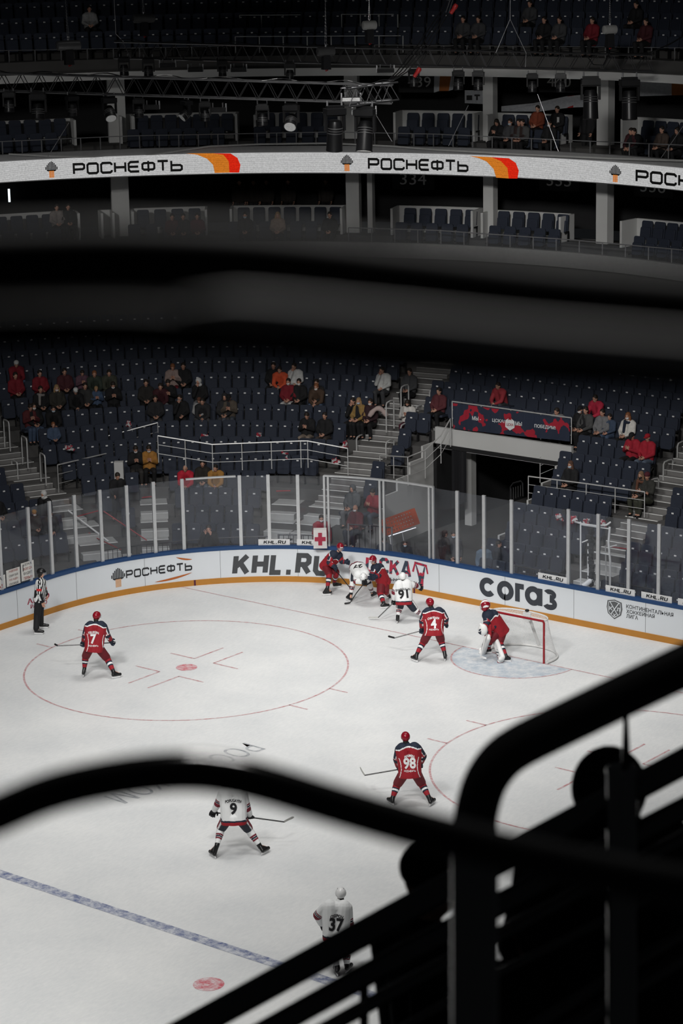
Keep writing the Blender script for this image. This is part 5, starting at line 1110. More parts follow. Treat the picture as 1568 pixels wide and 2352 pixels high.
def skater(label, ox, oy, s, pts, gl, gr, face, team, toe=(0, 0), number=None, nm=None, group='hockey players on the ice', visor=True, size=1.0, goalie=False, no_legs=False, cap=1.0, sponsor=True):
    """pts: joint -> (x, y in the close view, metres farther than the feet)"""
    PX = lambda a: (ox+a[0]/s, oy+a[1]/s)
    GL, GR = atz(*PX(gl)), atz(*PX(gr)); root0 = mid(GL, GR); root0.z = 0
    def J_(a, w_): return at_plane(*PX(a), root0+FH*w_, FH)-root0
    J = {}
    for k, v in pts.items(): J[k] = J_(v, v[2])
    GL, GR = GL-root0, GR-root0
    for k, g, an in (('L', GL, 'anL'), ('R', GR, 'anR')):
        if an not in pts or len(pts[an]) < 3: pass
        w_ = FH.dot(g)+pts[an][2]; J[an] = J_(pts[an], w_); 
        if J[an].z < .14: J[an].z = .14
    f = (FH*face[1]+RH*face[0]+V((0, 0, face[2]))).normalized(); J['f'] = f; r = f.cross(V((0, 0, 1)))
    if r.length < .2: r = RH
    r.normalize(); J['u'] = r.cross(f).normalized()
    for k, g, a in (('L', GL, toe[0]), ('R', GR, toe[1])):
        h = FH*math.cos(math.radians(a))+RH*math.sin(math.radians(a)); J['hd_'+k] = h; J['to'+k] = g+h*.12+V((0, 0, .10))
    red = team == 'red'; ref = team == 'ref'
    mb = MB(); body_shapes(mb, J, .96); me = solid(mb, .014, 2); paint(me, face_paint(J['head'], J['f'], J['u']))
    if ref: hands_mesh(me, J, 1.0, 1.1, .7)
    root = finish('person', me, [SKIN, EYE, LIP, HAIRD], None, True, root0); tag(root, label, 'person', group)
    hm, sm = mid(J['hipL'], J['hipR']), mid(J['shL'], J['shR']); sp = sm-hm; ex = (J['shR']-J['shL']).normalized(); L = sp.length; eu = sp.normalized(); en = ex.cross(eu).normalized(); fat = (1.14 if goalie else 1.0) if not ref else .84
    # jersey
    mb = MB(); hem = hm-eu*.02
    mb.capsule(J['shL']+ex*.02, .118*fat, J['shR']-ex*.02, .118*fat); mb.capsule(mid(J['head'], sm, .50), .062, sm-eu*.02, .11*fat)
    for k in 'LR':
        mb.capsule(mid(J['sh'+k], sm, .36), .158*fat, mid(J['hip'+k], hm, .18)-eu*(.08 if not ref else 0), (.172 if not ref else .15)*(1.12 if goalie else 1)); mb.capsule(J['sh'+k], .105*fat, J['el'+k], .088*fat); mb.capsule(J['el'+k], .088*fat, mid(J['el'+k], J['ha'+k], .86), .070*fat)
    mb.capsule(hm+en*.03-eu*.10, .165*fat, hm+en*.03, .165*fat); mb.capsule(mid(sm, hm, .3)-en*.03, .15*fat, mid(sm, hm, .85)-en*.03, .16*fat)
    me = solid(mb, .0118, 2)
    bm = bmesh.new(); bm.from_mesh(me); bmesh.ops.bisect_plane(bm, geom=bm.verts[:]+bm.edges[:]+bm.faces[:], plane_co=hm-eu*(.13 if not ref else .06), plane_no=eu, clear_inner=True); bm.to_mesh(me); bm.free()
    def near_arm(c):
        best = ('torso', min([limb_dist(c, sm-eu*.06, hm)-.15*fat]+[limb_dist(c, mid(J['sh'+k], sm, .36)-eu*.03, mid(J['hip'+k], hm, .18))-.165*fat for k in 'LR']+[limb_dist(c, sm, mid(J['sh'+k], sm, .30))-.12*fat for k in 'LR']))
        for k in 'LR':
            for nm_, a, b, rr in (('up'+k, J['sh'+k], J['el'+k], .095*fat), ('fo'+k, J['el'+k], J['ha'+k], .08*fat)):
                d = limb_dist(c, a, b)-rr
                if d < best[1]-.004: best = (nm_, d)
        return best[0]
    halfw = (J['shR']-J['shL']).length/2
    def pj_red(c, n):
        z = near_arm(c); k = z[-1] if z != 'torso' else ''
        if z == 'torso':
            t = (c-hm).dot(eu)/L; x = abs((c-sm).dot(ex)); yk = 1.15-.12*min(1, x/halfw)**2+(0 if n.dot(en) > -.2 else -.14)
            if t > yk: return 1
            if t > yk-.055: return 2
            if t < .66 and n.dot(en) > -.3 and halfw*.84 < x-(t-.25)**2*.25 < halfw*.84+.017: return 2
            return 0
        out = ex if k == 'R' else -ex
        if z[:2] == 'up':
            t = limb_t(c, J['sh'+k], J['el'+k])
            a_ = (J['el'+k]-J['sh'+k]).normalized(); q = (out-a_*out.dot(a_)).normalized(); v = n.dot(q)
            if t > .95: return 1
            if v > .62 and t < .86: return 1
            if v > .44 and t < .90: return 2
            if v < .10 and n.dot(en) > .1 and t > .25: return 2
            return 0
        t = limb_t(c, J['el'+k], J['ha'+k])
        if t < .08: return 1
        if t < .5 and n.dot(out) < .05 and n.dot(en) > .1: return 2
        if t > .76: return 1
        return 0
    def pj_white(c, n):
        z = near_arm(c); k = z[-1] if z != 'torso' else ''
        if z == 'torso':
            t = (c-hm).dot(eu)/L
            if t < -.10: return 3
            if t < -.03: return 1
            return 2
        if z[:2] == 'up':
            t = limb_t(c, J['sh'+k], J['el'+k])
            return 0 if .66 < t < .76 or .92 < t else (1 if .79 < t < .89 else 2)
        t = limb_t(c, J['el'+k], J['ha'+k]); return 0 if t < .06 else 2
    def pj_ref(c, n):
        z = near_arm(c); k = z[-1] if z != 'torso' else ''
        if z == 'torso': x = (c-sm).dot(ex)*.8+(c-sm).dot(en)*.6; return 2 if (x/.085) % 1 < .5 else 1
        if z[:2] == 'up' and limb_dist(c, J['sh'+k], J['el'+k]) < .092 and .62 < limb_t(c, J['sh'+k], J['el'+k]) < .88: return 0
        if z[:2] == 'fo' and limb_t(c, J['el'+k], J['ha'+k]) > .74: return 1
        d = c-J['sh'+k]; ax = (J['el'+k]-J['sh'+k]).normalized() if z[:2] == 'up' else (J['ha'+k]-J['el'+k]).normalized(); q = ax.orthogonal().normalized(); a = math.atan2((d-ax*d.dot(ax)).dot(q), (d-ax*d.dot(ax)).dot(ax.cross(q))); return 2 if (a/(PI/3)) % 1 < .45 else 1
    paint(me, pj_red if red else (pj_ref if ref else pj_white)); jm = [RED, NAVY, WHT, RED] if red else ([mat('armband_orange_red', (.55, .02, .02), .6), BLK, WHT, BLK] if ref else [MAROON, NAVY, WHT, RED])
    jersey = finish('jersey', me, jm, root, True)
    # pants
    mb = MB(); mb.capsule(J['hipL'], .150*fat, J['hipR'], .150*fat)
    long_ = .97 if ref else .90
    for k in 'LR':
        if ref: mb.capsule(J['hip'+k], .118, J['kn'+k], .100); mb.capsule(J['kn'+k], .100, mid(J['kn'+k], J['an'+k], .95), .088)
        else: mb.capsule(J['hip'+k], .138*fat, mid(J['hip'+k], J['kn'+k], long_), .118*fat)
    me = solid(mb, .016, 2)
    def pp(c, n):
        if red or ref: return 0
        for k in 'LR':
            if limb_dist(c, J['hip'+k], J['kn'+k]) < .2:
                out = ex if k == 'R' else -ex; v = n.dot(out)
                if v > .72 and limb_t(c, J['hip'+k], J['kn'+k]) > .05:
                    return 2 if v > .90 else 1
        return 0
    paint(me, pp); finish('pants', me, [DRED if red else (BLK if ref else PNAVY), WHT, MAROON], root, True)
    # socks, skates, gloves
    if not ref:
        for k in 'LR':
            mb = MB(); kn, an = J['kn'+k], J['an'+k]; mb.capsule(kn, .094, mid(kn, an, .35), .090); mb.capsule(mid(kn, an, .3), .090, mid(kn, an, .86), .060); me = solid(mb, .0125, 2)
            if red: fn = lambda c, n: (lambda t: 1 if .30 < t < .40 or .52 < t < .62 else (2 if .40 <= t <= .52 else 0))(limb_t(c, kn, an))
            else: fn = lambda c, n: (lambda t: 0 if .36 < t < .45 or .56 < t < .65 else (1 if .465 < t < .545 else 2))(limb_t(c, kn, an))
            paint(me, fn); finish('sock', me, [RED, NAVY, WHT] if red else [MAROON, NAVY, WHT], root, True)
    for k, g in (('L', GL), ('R', GR)): boot(root, g, J['an'+k], J['hd_'+k], J['kn'+k], k)
    if not ref:
        for k, sg in (('L', -1), ('R', 1)):
            d = (J['ha'+k]-J['el'+k]).normalized(); mb = MB(); mb.capsule(J['ha'+k]-d*.10, .066, J['ha'+k]-d*.01, .058); mb.ell(J['ha'+k]+d*.045, (.052, .058, .045)); side = V((0, 0, 1)) if abs(d.z) < .8 else -ex*sg
            hand_shapes(mb, J['ha'+k]+d*.0, d, side, 1.18, 1.0, 1.75); me = solid(mb, .0085, 1)
            paint(me, lambda c, n: 1 if (c-J['ha'+k]).dot(d) < -.045 and (c-J['ha'+k]).dot(d) > -.085 else 0); finish('glove', me, [NAVY if red else BLK, WHT if red else MAROON], root, True)
    if not goalie:
        helmet(root, J, HELR if red else (BLKP if ref else HELW), visor)
    if not goalie and not visor == 'none':
        mb = MB(); h_, f_, u_ = J['head'], J['f'], J['u']; Mh = Matrix((f_.cross(u_).normalized(), f_, u_)).transposed(); mb.ell(h_-f_*.052-u_*.075, (.066, .050, .075), Mh); finish('hair', solid(mb, .012, 1), [HAIRD], root, True)
    if number: on_back(root, jersey, J, number, .43, .29 if len(number) > 1 else .16, .27, WHT if red else BLK, 'jersey_number', offset=.035)
    if nm: on_back(root, jersey, J, nm, .75, .034*len(nm)+.06, .068, WHT if red else BLK, 'jersey_name', offset=.032, bow=.025)
    if number and red and sponsor:
        wm, wl = wordmark('РОСНЕФТЬ', .26, .4); on_back(root, jersey, J, None, .10, .27, .045, WHT, 'jersey_sponsor', flat_mesh(wm, .6))
    J['root'] = root; J['p0'] = root0; J['J_'] = J_; return J
def stick(label, J, pts, blade_m=None, tape=True):
    """pts: butt ... heel, tip as (x, y, depth); the shaft runs to the heel"""
    P = [J['J_'](p, p[2])+J['p0'] for p in pts]; b = P[0]; L = [p-b for p in P]; mb = MB(); heel, tip = L[-2], L[-1]
    mb.tube(L[:-1], .0155, 6); o = tag(mb.build('hockey_stick', BLKP, loc=b), label, 'hockey stick', 'hockey sticks')
    d = tip-heel; up = V((0, 0, 1)); n = d.cross(up).normalized() if d.cross(up).length > 1e-4 else RH; up = n.cross(d).normalized(); up = up if up.z > 0 else -up; vs = []
    N = 7
    for i in range(N+1):
        t = i/N; c = heel+d*t+n*.03*t*t; hh = .030+.006*t-(.02 if i == N else 0)
        vs += [c+up*hh*1.0+n*.006, c-up*hh*.6+n*.006, c-up*hh*.6-n*.006, c+up*hh*1.0-n*.006]
    mb = MB(); mb.add(vs, [q for i in range(N) for q in [(4*i+j, 4*i+4+j, 4*i+4+(j+1) % 4, 4*i+(j+1) % 4) for j in range(4)]]+[(3, 2, 1, 0), (4*N, 4*N+1, 4*N+2, 4*N+3)]); mb.build('blade', blade_m or BLKP, o); return o
TAPEW = mat('blade_tape_pale', (.45, .45, .43), .7)
# 7, facing away by the left circle
J = skater('red player number 7 facing away beside the left face-off circle', 110, 1390, 8.711, dict(head=(978, 235, .16), hipL=(845, 835, -.02), hipR=(1000, 835, -.02), shL=(800, 425, .06), shR=(1115, 425, .06), elL=(745, 600, .12), haL=(712, 730, .28), elR=(1185, 590, .14), haR=(1262, 715, .34), knL=(752, 1035, .22), knR=(1185, 1065, .20), anL=(730, 1265, .0), anR=(1312, 1330, 0)), (722, 1418), (1360, 1462), (.45, 1, -.15), 'red', (4, 62), '7', 'TELEGIN')
stick('black stick held level by red player number 7', J, [(1345, 740, .36), (1265, 750, .36), (712, 790, .32), (195, 812, .30), (118, 785, .34)])
# 4
J = skater('red player number 4 facing away in front of the goal', 880, 1360, 9.8, dict(head=(1048, 255, .16), hipL=(1035, 870, -.02), hipR=(1235, 860, -.02), shL=(945, 470, .06), shR=(1315, 455, .06), elL=(872, 640, .12), haL=(868, 815, .26), elR=(1405, 600, .10), haR=(1405, 700, .28), knL=(905, 1125, .22), knR=(1300, 1090, .20), anL=(752, 1395, 0), anR=(1375, 1350, 0)), (708, 1562), (1398, 1530), (-.6, 1, -.12), 'red', (-35, 8), '4', 'CHMYKHOV')
stick('black stick reaching left from red player number 4', J, [(1420, 735, .3), (1400, 745, .3), (868, 865, .3), (250, 1032, .35), (95, 1002, .45)])
# 98
J = skater('red player number 98 facing away above the dark arched rail', 810, 1670, 7.84, dict(head=(948, 200, .16), hipL=(935, 810, -.02), hipR=(1120, 800, -.02), shL=(835, 400, .06), shR=(1165, 385, .06), elL=(790, 580, .14), haL=(822, 715, .34), elR=(1265, 525, .12), haR=(1225, 640, .32), knL=(800, 1030, .22), knR=(1240, 1020, .2), anL=(720, 1265, 0), anR=(1365, 1255, 0)), (688, 1395), (1422, 1408), (0, 1, -.1), 'red', (-28, 28), '98', 'MAMIN')
stick('black stick with a pale blade reaching left from red player number 98', J, [(1235, 650, .38), (810, 765, .38), (215, 868, .40), (110, 730, .85)], TAPEW)
# 9
J = skater('white player number 9 facing away below the dark arched rail', 470, 1790, 7.127, dict(head=(455, 40, .16), hipL=(365, 640, -.02), hipR=(585, 640, -.02), shL=(295, 220, .06), shR=(625, 220, .06), elL=(222, 385, .12), haL=(155, 510, .24), elR=(690, 465, .12), haR=(738, 590, .26), knL=(270, 800, .22), knR=(715, 815, .2), anL=(198, 1085, 0), anR=(905, 1095, 0)), (137, 1278), (985, 1222), (0, 1, -.1), 'white', (-30, 35), '9', 'POPUGAYEV')
stick('dark stick held level by white player number 9', J, [(110, 530, .28), (155, 542, .28), (745, 622, .32), (1300, 697, .35), (1435, 620, .75)], TAPEW)
# 37
J = skater('white player number 37 facing away, lowest player, cut by the black rails', 420, 1700, 3.92, dict(head=(1420, 1392, .2), hipL=(1325, 1745, -.02), hipR=(1425, 1745, -.02), shL=(1285, 1500, .05), shR=(1480, 1510, .05), elL=(1210, 1575, .15), haL=(1250, 1660, .36), elR=(1495, 1640, .08), haR=(1545, 1740, .30), knL=(1345, 1890, .2), knR=(1470, 1890, .2), anL=(1392, 2065, 0), anR=(1475, 2030, 0)), (1380, 2110), (1490, 2085), (0, 1, -.12), 'white', (-12, 25), '37', 'OSIPOV')
stick('dark stick of white player number 37, mostly behind the black rails', J, [(1240, 1640, .36), (1540, 1755, .36), (1790, 1870, .45), (1850, 1862, .6)])
# 91
J = skater('white player number 91 facing away with right arm stretched out', 820, 1260, 9.8, dict(head=(1020, 650, .16), hipL=(975, 1170, -.02), hipR=(1130, 1150, -.02), shL=(905, 830, .06), shR=(1175, 800, .06), elL=(838, 970, .06), haL=(828, 1150, .20), elR=(1310, 830, .14), haR=(1385, 870, .3), knL=(958, 1320, .15), knR=(1290, 1365, .05), anL=(912, 1520, 0), anR=(1455, 1500, 0)), (912, 1662), (1535, 1625), (-.25, 1, -.1), 'white', (10, 40), '91', 'SHAFIGULLIN')
stick('black stick with a pale blade reaching left from white player number 91', J, [(838, 1150, .22), (815, 1215, .2), (470, 1555, .1), (250, 1562, .1)], TAPEW)
# red by the boards, facing the viewer
J = skater('red player bending forward at the boards, leftmost of the group', 720, 1230, 11.2, dict(head=(685, 315, -.30), hipR=(300, 760, .10), hipL=(395, 740, .2), shR=(470, 500, -.12), shL=(660, 530, -.02), elR=(400, 690, -.25), haR=(520, 800, -.35), elL=(725, 665, -.12), haL=(815, 680, -.15), knR=(405, 1000, -.2), knL=(590, 960, -.05), anR=(355, 1350, 0), anL=(525, 1205, 0)), (590, 1348), (335, 1545), (.25, -1, -.15), 'red', (70, 75), None, None)
stick('black stick pointing down right from the red player at the boards', J, [(480, 760, -.35), (545, 860, -.35), (700, 1055, -.3), (940, 1350, -.2), (985, 1385, -.15)])
# white, bent double
J = skater('white player number 27 bent double with the head down', 720, 1230, 11.2, dict(head=(1278, 1080, -.75), hipR=(1050, 860, .10), hipL=(1230, 830, .12), shR=(1110, 1010, -.52), shL=(1370, 990, -.52), elR=(1085, 1180, -.55), haR=(1300, 1205, -.80), elL=(1420, 1120, -.60), haL=(1345, 1190, -.80), knR=(1010, 1180, -.15), knL=(1435, 1250, -.1), anR=(960, 1500, 0), anL=(1500, 1450, 0)), (1565, 1590), (900, 1690), (0, -.75, -.8), 'white', (215, 150), '27', None)
stick('black and white stick slanting under the bent white player', J, [(1470, 1000, -.80), (1320, 1200, -.80), (1100, 1480, -.72), (935, 1735, -.6), (790, 1765, -.6)])
# red, in front of the club advert
J = skater('red player leaning forward in front of the red and navy advert letters', 820, 1260, 9.8, dict(head=(352, 270, -.10), hipR=(545, 745, .12), hipL=(630, 720, .22), shR=(395, 440, -.06), shL=(520, 440, .12), elR=(345, 560, -.18), haR=(320, 610, -.30), elL=(480, 600, -.10), haL=(412, 640, -.25), knR=(520, 1010, -.08), knL=(640, 960, .1), anR=(600, 1240, 0), anL=(690, 1080, 0)), (725, 1135), (612, 1350), (-.5, -1, -.2), 'red', (175, 70), None, None)
# goalkeeper
GPAD = mat('goalie_pad_white', (.68, .68, .67), .55)
J = skater('red goalkeeper with white leg pads standing in the crease', 1080, 1370, 7.127, dict(head=(250, 150, -.10), hipR=(450, 560, .05), hipL=(520, 540, .12), shR=(270, 310, -.10), shL=(385, 315, .02), elR=(270, 430, -.22), haR=(215, 540, -.32), elL=(385, 480, -.10), haL=(290, 555, -.25), knR=(330, 700, -.10), knL=(470, 740, .0), anR=(285, 880, .0), anL=(585, 985, .0)), (590, 1072), (275, 935), (-1, .05, -.22), 'red', (-75, -80), '31', None, goalie=True, sponsor=False)
root = J['root']; h, f, u = J['head'], J['f'], J['u']; r = f.cross(u).normalized(); M = Matrix((r, f, u)).transposed()
mb = MB(); mb.ell(h+u*.03, (.120, .140, .145), M, 18); mb.ell(h-u*.075+f*.05, (.095, .09, .08), M); me = solid(mb, .012, 2)
paint(me, lambda c, n: 1 if math.sin((c-h).dot(r)*38+(c-h).dot(u)*22) > .35 and (c-h).dot(u) > -.02 else 0); mk = finish('goalie_mask', me, [HELR, HELW], root, True)
mb = MB()
for i in range(-3, 4): mb.tube([h+r*i*.022+f*(.150-.02*abs(i)/3)+u*.05, h+r*i*.022+f*(.168-.02*abs(i)/3)-u*.02, h+r*i*.02+f*.145-u*.09], .005, 5)
for z in (.03, -.015, -.06): mb.tube([h+r*x+f*(.165-.9*x*x*2.5)+u*z for x in (-.075, -.04, 0, .04, .075)], .005, 5)
mb.build('mask_cage', STEEL, mk)
def leg_pad(kn, an, G, fr, name):
    """a thick white pad from above the knee to over the skate, with red edge rolls"""
    d = (an-kn).normalized(); a = fr-d*fr.dot(d); a.normalize(); s_ = d.cross(a); top = kn-d*.22+a*.08; low = an+a*.13-V((0, 0, .05)); mb = MB()
    for x in (-.075, 0, .075): mb.capsule(top+s_*x, .062, low+s_*x, .070)
    mb.capsule(low+s_*.06, .065, low+a*.07+s_*.05-V((0, 0, .03)), .06); mb.capsule(low-s_*.06, .065, low+a*.07-s_*.05-V((0, 0, .03)), .06)
    me = solid(mb, .0135, 2); Lp = (low-top).length
    def fn(c, n):
        t = (c-top).dot(d)/Lp; x = (c-top).dot(s_)
        if x > .105: return 1
        if .60 < t < .82 and x > -.02 and n.dot(a) > 0 and (x*9+t*7) % 1 < .38: return 2
        return 0
    paint(me, fn); finish(name, me, [GPAD, RED, NAVY], root, True)
leg_pad(J['knR'], J['anR'], None, (J['f']*V((1, 1, 0))).normalized(), 'leg_pad'); leg_pad(J['knL'], J['anL'], None, (J['f']*V((1, 1, 0))-FH*.5).normalized(), 'leg_pad')
c = J['haR']; mb = MB(); mb.ell(c+J['f']*.02, (.15, .11, .17)); mb.capsule(c-u*.02, .07, mid(c, J['elR'], .5), .075); mb.capsule(c+u*.10-r*.03, .05, c+u*.16+J['f']*.05, .045); finish('catching_glove', solid(mb, .014, 2), [GPAD], root, True)
c = J['haL']; mb = MB(); Mr = Matrix.Rotation(.3, 3, 'Z'); mb.box(c, (.10, .03, .18), 0, Mr); mb.capsule(c, .07, mid(c, J['elL'], .4), .075); finish('blocker', solid(mb, .013, 2), [RED], root, True)
o = stick('white goalkeeper stick standing on the crease in front of the pads', J, [(290, 545, -.28), (235, 700, -.34), (200, 850, -.36), (168, 985, -.36), (250, 1015, -.30)], GPAD)
o.material_slots[0].material = GPAD
# referee
J = skater('referee in black and white stripes with a red armband by the left boards', 60, 1290, 13.07, dict(head=(455, 350, -.02), hipR=(370, 1130, -.06), hipL=(430, 1110, .10), shR=(395, 640, -.14), shL=(500, 620, .16), elR=(385, 920, -.20), haR=(490, 1230, -.16), elL=(560, 850, .2), haL=(610, 1010, .14), knR=(330, 1600, -.06), knL=(430, 1540, .10), anR=(300, 2030, 0), anL=(440, 1900, 0)), (520, 2010), (375, 2190), (1, -.05, -.05), 'ref', (88, 95), None, None)
# ================================================================ RIGGING OVER THE ICE
def truss(lb, a, b, w_=.42, h_=.52, pitch=.55, r=.026):
    a, b = V(a), V(b); d = (b-a); L = d.length; d.normalize(); s_ = d.cross(V((0, 0, 1))).normalized(); u = s_.cross(d).normalized(); o = empty('lighting_truss', lb, 'truss', a, group='hanging lighting trusses')
    C = [(-w_/2, 0), (w_/2, 0), (-w_/2, -h_), (w_/2, -h_)]
    for x, z in C: mb = MB(); mb.tube([s_*x+u*z, s_*x+u*z+d*L], r, 7); smooth_angle(mb.build('chord', TRUSSM, o))
    n = int(L/pitch); mb = MB()
    for i in range(n):
        t0, t1, tm = L*i/n, L*(i+1)/n, L*(i+.5)/n
        for x in (-w_/2, w_/2): mb.tube([s_*x-u*h_+d*t0, s_*x+d*tm], r*.5, 4); mb.tube([s_*x+d*tm, s_*x-u*h_+d*t1], r*.5, 4)
        mb.tube([s_*-w_/2+d*t0, s_*w_/2+d*t1], r*.4, 4); mb.tube([s_*-w_/2+d*t0-u*h_, s_*w_/2+d*t1-u*h_], r*.4, 4)
    mb.build('lattice', TRUSSM, o)
    mb = MB()
    mb.tube([s_*.1*math.sin(k*.9)+u*(.04+.05*math.sin(k*.53))+d*(L*k/int(L/.15+1)) for k in range(int(L/.15+2))], .016, 5)
    mb.build('cable_bundle', BLKP, o); return o, d, s_, u, L
D1, D2 = 72.0, 79.0
truss('long black lighting truss hanging in front across the left half', at(-60, 166, D1), at(902, 196, D1-1.0))
truss('black lighting truss hanging farther back across the middle and right', at(262, 96, D2), at(1500, 127, D2+1.5))
truss('short black truss end piece crossing near the two big lamps', at(905, 188, 70.2), at(790, 204, 69.4), .4, .5)
FACE = mat('lamp_led_lens', (.75, .75, .75), .25, var=.5, scale=40); HOOKR = mat('hook_red', (.35, .02, .02), .4); HOIST = mat('hoist_grey', (.07, .07, .072), .4)
def moving_head(lb, px, py, dep, size=1.0, tilt=0.4, pan=0.0, lens=None, barrel=False):
    """base box, yoke and lamp head hung below a truss"""
    c = at(px, py, dep); k = size; o = empty('stage_light', lb, 'stage light', c, heading(FH)+pan, group='stage lights under the trusses')
    mb = MB(); mb.box((0, 0, -.05*k), (.20*k, .15*k, .06*k)); mb.box((0, 0, .035*k), (.17*k, .05*k, .03*k)); mb.build('base', BLKP, o)
    mb = MB()
    for s in (-1, 1): mb.tube([(.15*s*k, 0, .05*k), (.15*s*k, 0, .16*k)], .02*k, 6)
    mb.build('clamp', GREYM, o)
    mb = MB()
    for s in (-1, 1): mb.box((.19*s*k, 0, -.26*k), (.022*k, .055*k, .17*k), 0, None, 1.0)
    mb.box((0, 0, -.12*k), (.21*k, .06*k, .025*k)); mb.build('yoke', BLKP, o)
    M = Matrix.Rotation(PI+tilt, 3, 'X'); mb = MB(); L = .62 if barrel else .40
    mb.lathe([(.05*k, -.16*k), (.12*k, -.15*k), (.15*k, -.05*k), (.155*k, .08*k), (.165*k, (L-.2)*k), (.17*k, (L-.17)*k)], (0, 0, -.38*k), M, 18); hd = mb.build('lamp_head', BLKP, o); smooth_angle(hd, 35)
    mb = MB(); mb.lathe([(.15*k, (L-.172)*k), (.15*k, (L-.160)*k)], (0, 0, -.38*k), M, 18); mb.build('lens', lens or DARK, hd)
    mb = MB()
    for q in range(3): mb.lathe([(.158*k, (-.02+.05*q)*k), (.166*k, (-.01+.05*q)*k), (.158*k, (.0+.05*q)*k)], (0, 0, -.38*k), M, 18)
    mb.build('cooling_fins', HOIST, hd); return o
def par_bar(lb, px, py, dep, wpx):
    a, b = at(px-wpx/2, py, dep), at(px+wpx/2, py, dep); c = (a+b)/2; o = empty('floodlight_bar', lb, 'stage light', c, heading(FH), group='stage lights under the trusses'); mb = MB(); hw = (b-a).length/2
    mb.box((0, 0, 0), (hw, .10, .07)); mb.build('housing', BLKP, o); mb = MB(); mb.box((0, .105, 0), (hw*.92, .01, .05)); mb.build('lens', FACE if wpx > 40 else DARK, o); mb = MB()
    for s in (-1, 1): mb.box((hw*s, 0, .06), (.02, .05, .12)); mb.tube([(hw*s*.6, 0, .05), (hw*s*.6, 0, .2)], .02, 6)
    mb.build('bracket', GREYM, o)
for i, (px, py, k, ti, pn, ln, lb) in enumerate(((20, 214, .9, .1, 0, None, 'dark stage light, leftmost under the front truss'), (86, 217, 1.2, .2, 0, None, 'big dark round stage light, second under the front truss'), (165, 222, .9, -.2, .5, None, 'dark stage light below the grey chain hoist'), (250, 226, 1.05, .75, .35, FACE, 'stage light showing a white lens above the left pale column'), (318, 229, .85, .2, 0, None, 'dark stage light just right of the left pale column'), (428, 233, .9, .9, -1.1, FACE, 'stage light with its lens seen edge on, under the front truss middle'), (470, 237, .85, 0, 0, None, 'dark stage light right of the edge on lens'), (602, 243, .95, .1, 0, None, 'dark stage light left of the round white lens'), (668, 243, 1.15, .9, -.2, FACE, 'stage light showing a round white dotted lens'))):
    moving_head(lb, px, py, D1-.3, k, ti, pn, ln)
moving_head('large long stage light, left one of the big pair', 768, 250, 69.5, 1.45, -.15, .3, FACE, True); moving_head('large long stage light, right one of the big pair', 838, 252, 69.8, 1.45, .25, -.3, FACE, True)
for px, py, k, lb in ((284, 134, .9, 'dark stage light under the left end of the rear truss'), (340, 136, .95, 'dark stage light second from the left under the rear truss'), (510, 140, .8, 'dark stage light under the rear truss right of the pale faced bar'), (665, 147, .85, 'dark stage light under the rear truss left of the chain hoist'), (950, 162, .85, 'dark stage light under the rear truss near the slanting cables'), (1052, 165, .95, 'dark stage light in front of the orange and white flag'), (1098, 166, .95, 'dark stage light left of the right pale column'), (1222, 172, .9, 'dark stage light in front of the white draped cloth'), (1287, 172, .9, 'dark stage light over the number 440')):  # the flag and draped cloth named here are painted screen reflections
    moving_head(lb, px, py, D2, k, .1, .2*math.sin(px))
moving_head('big dark stage light left of the rightmost pale column', 1356, 182, D2-2, 1.5, .12, 0, None, True); moving_head('big dark stage light right of the rightmost pale column', 1445, 184, D2-2, 1.5, .12, .1, None, True)
par_bar('pale faced floodlight bar under the rear truss', 449, 160, D2, 34); par_bar('thin dark floodlight bar under the rear truss, left', 385, 150, D2, 36); par_bar('thin dark floodlight bar under the rear truss, middle', 548, 160, D2, 36); par_bar('dark floodlight bar under the rear truss by the two hoists', 885, 162, D2, 40); par_bar('dark floodlight bar under the front truss, middle', 500, 252, D1, 38); par_bar('dark floodlight bar right of the camera lens', 348, 246, D1, 36); par_bar('bright floodlight bar on the truss end piece', 806, 228, 69.6, 44); par_bar('floodlight bar below the truss end piece', 836, 258, 69.9, 54)
def hoist(lb, px, py, dep, col, ptop, wide=1.0, low=None):
    c = at(px, py, dep); o = empty('chain_hoist', lb, 'hoist', c, heading(FH)+.4, group='chain hoists'); mb = MB(); M = Matrix.Rotation(PI/2, 3, 'Y')
    mb.lathe([(.10, -.30*wide), (.14, -.27*wide), (.15, -.1), (.15, .1), (.14, .27*wide), (.10, .30*wide)], (0, 0, 0), M, 16); hd = mb.build('motor', col, o); smooth_angle(hd, 35)
    mb = MB(); mb.box((0, 0, -.35), (.13, .11, .22), 0, None, .85); mb.build('chain_bag', BLK, o)
    top = at(ptop[0], ptop[1], dep)-c; R_ = Matrix.Rotation(-(heading(FH)+.4), 3, 'Z'); top = R_ @ top; mb = MB(); n = 46
    mb.tube([(0, 0, .12), (0, 0, .2)], .03, 6)
    for q in (0, 1): mb.tube([V((.03-.06*q, 0, .15)).lerp(top+V((.06*q-.03, 0, 0)), i/n)+V((.010*(-1)**i, 0, 0)) for i in range(n+1)], .011, 4)
    mb.build('chain', STEEL, o); mb = MB(); mb.tube([(0, 0, -.12), (.03, 0, -.5), (.0, 0, -.62), (-.06, 0, -.58)], .025, 6); mb.build('hook', HOOKR, o); return o
hoist('grey chain hoist above the front truss at left', 157, 104, D1, HOIST, (146, -70), 1.25); hoist('chain hoist hanging above the centre of the rear truss', 748, 118, 77, HOIST, (746, -80), 1.0); hoist('pale chain hoist right of the centre, above the rear truss', 848, 58, D2, mat('hoist_pale', (.35, .35, .34), .4), (847, -60), .8); hoist('pale round chain hoist at the right end of the rear truss', 1400, 68, D2, MATS['hoist_pale'], (1400, -60), .8); hoist('chain hoist behind the left end of the rear truss', 330, 42, D2+1, HOIST, (322, -70), 1.25)
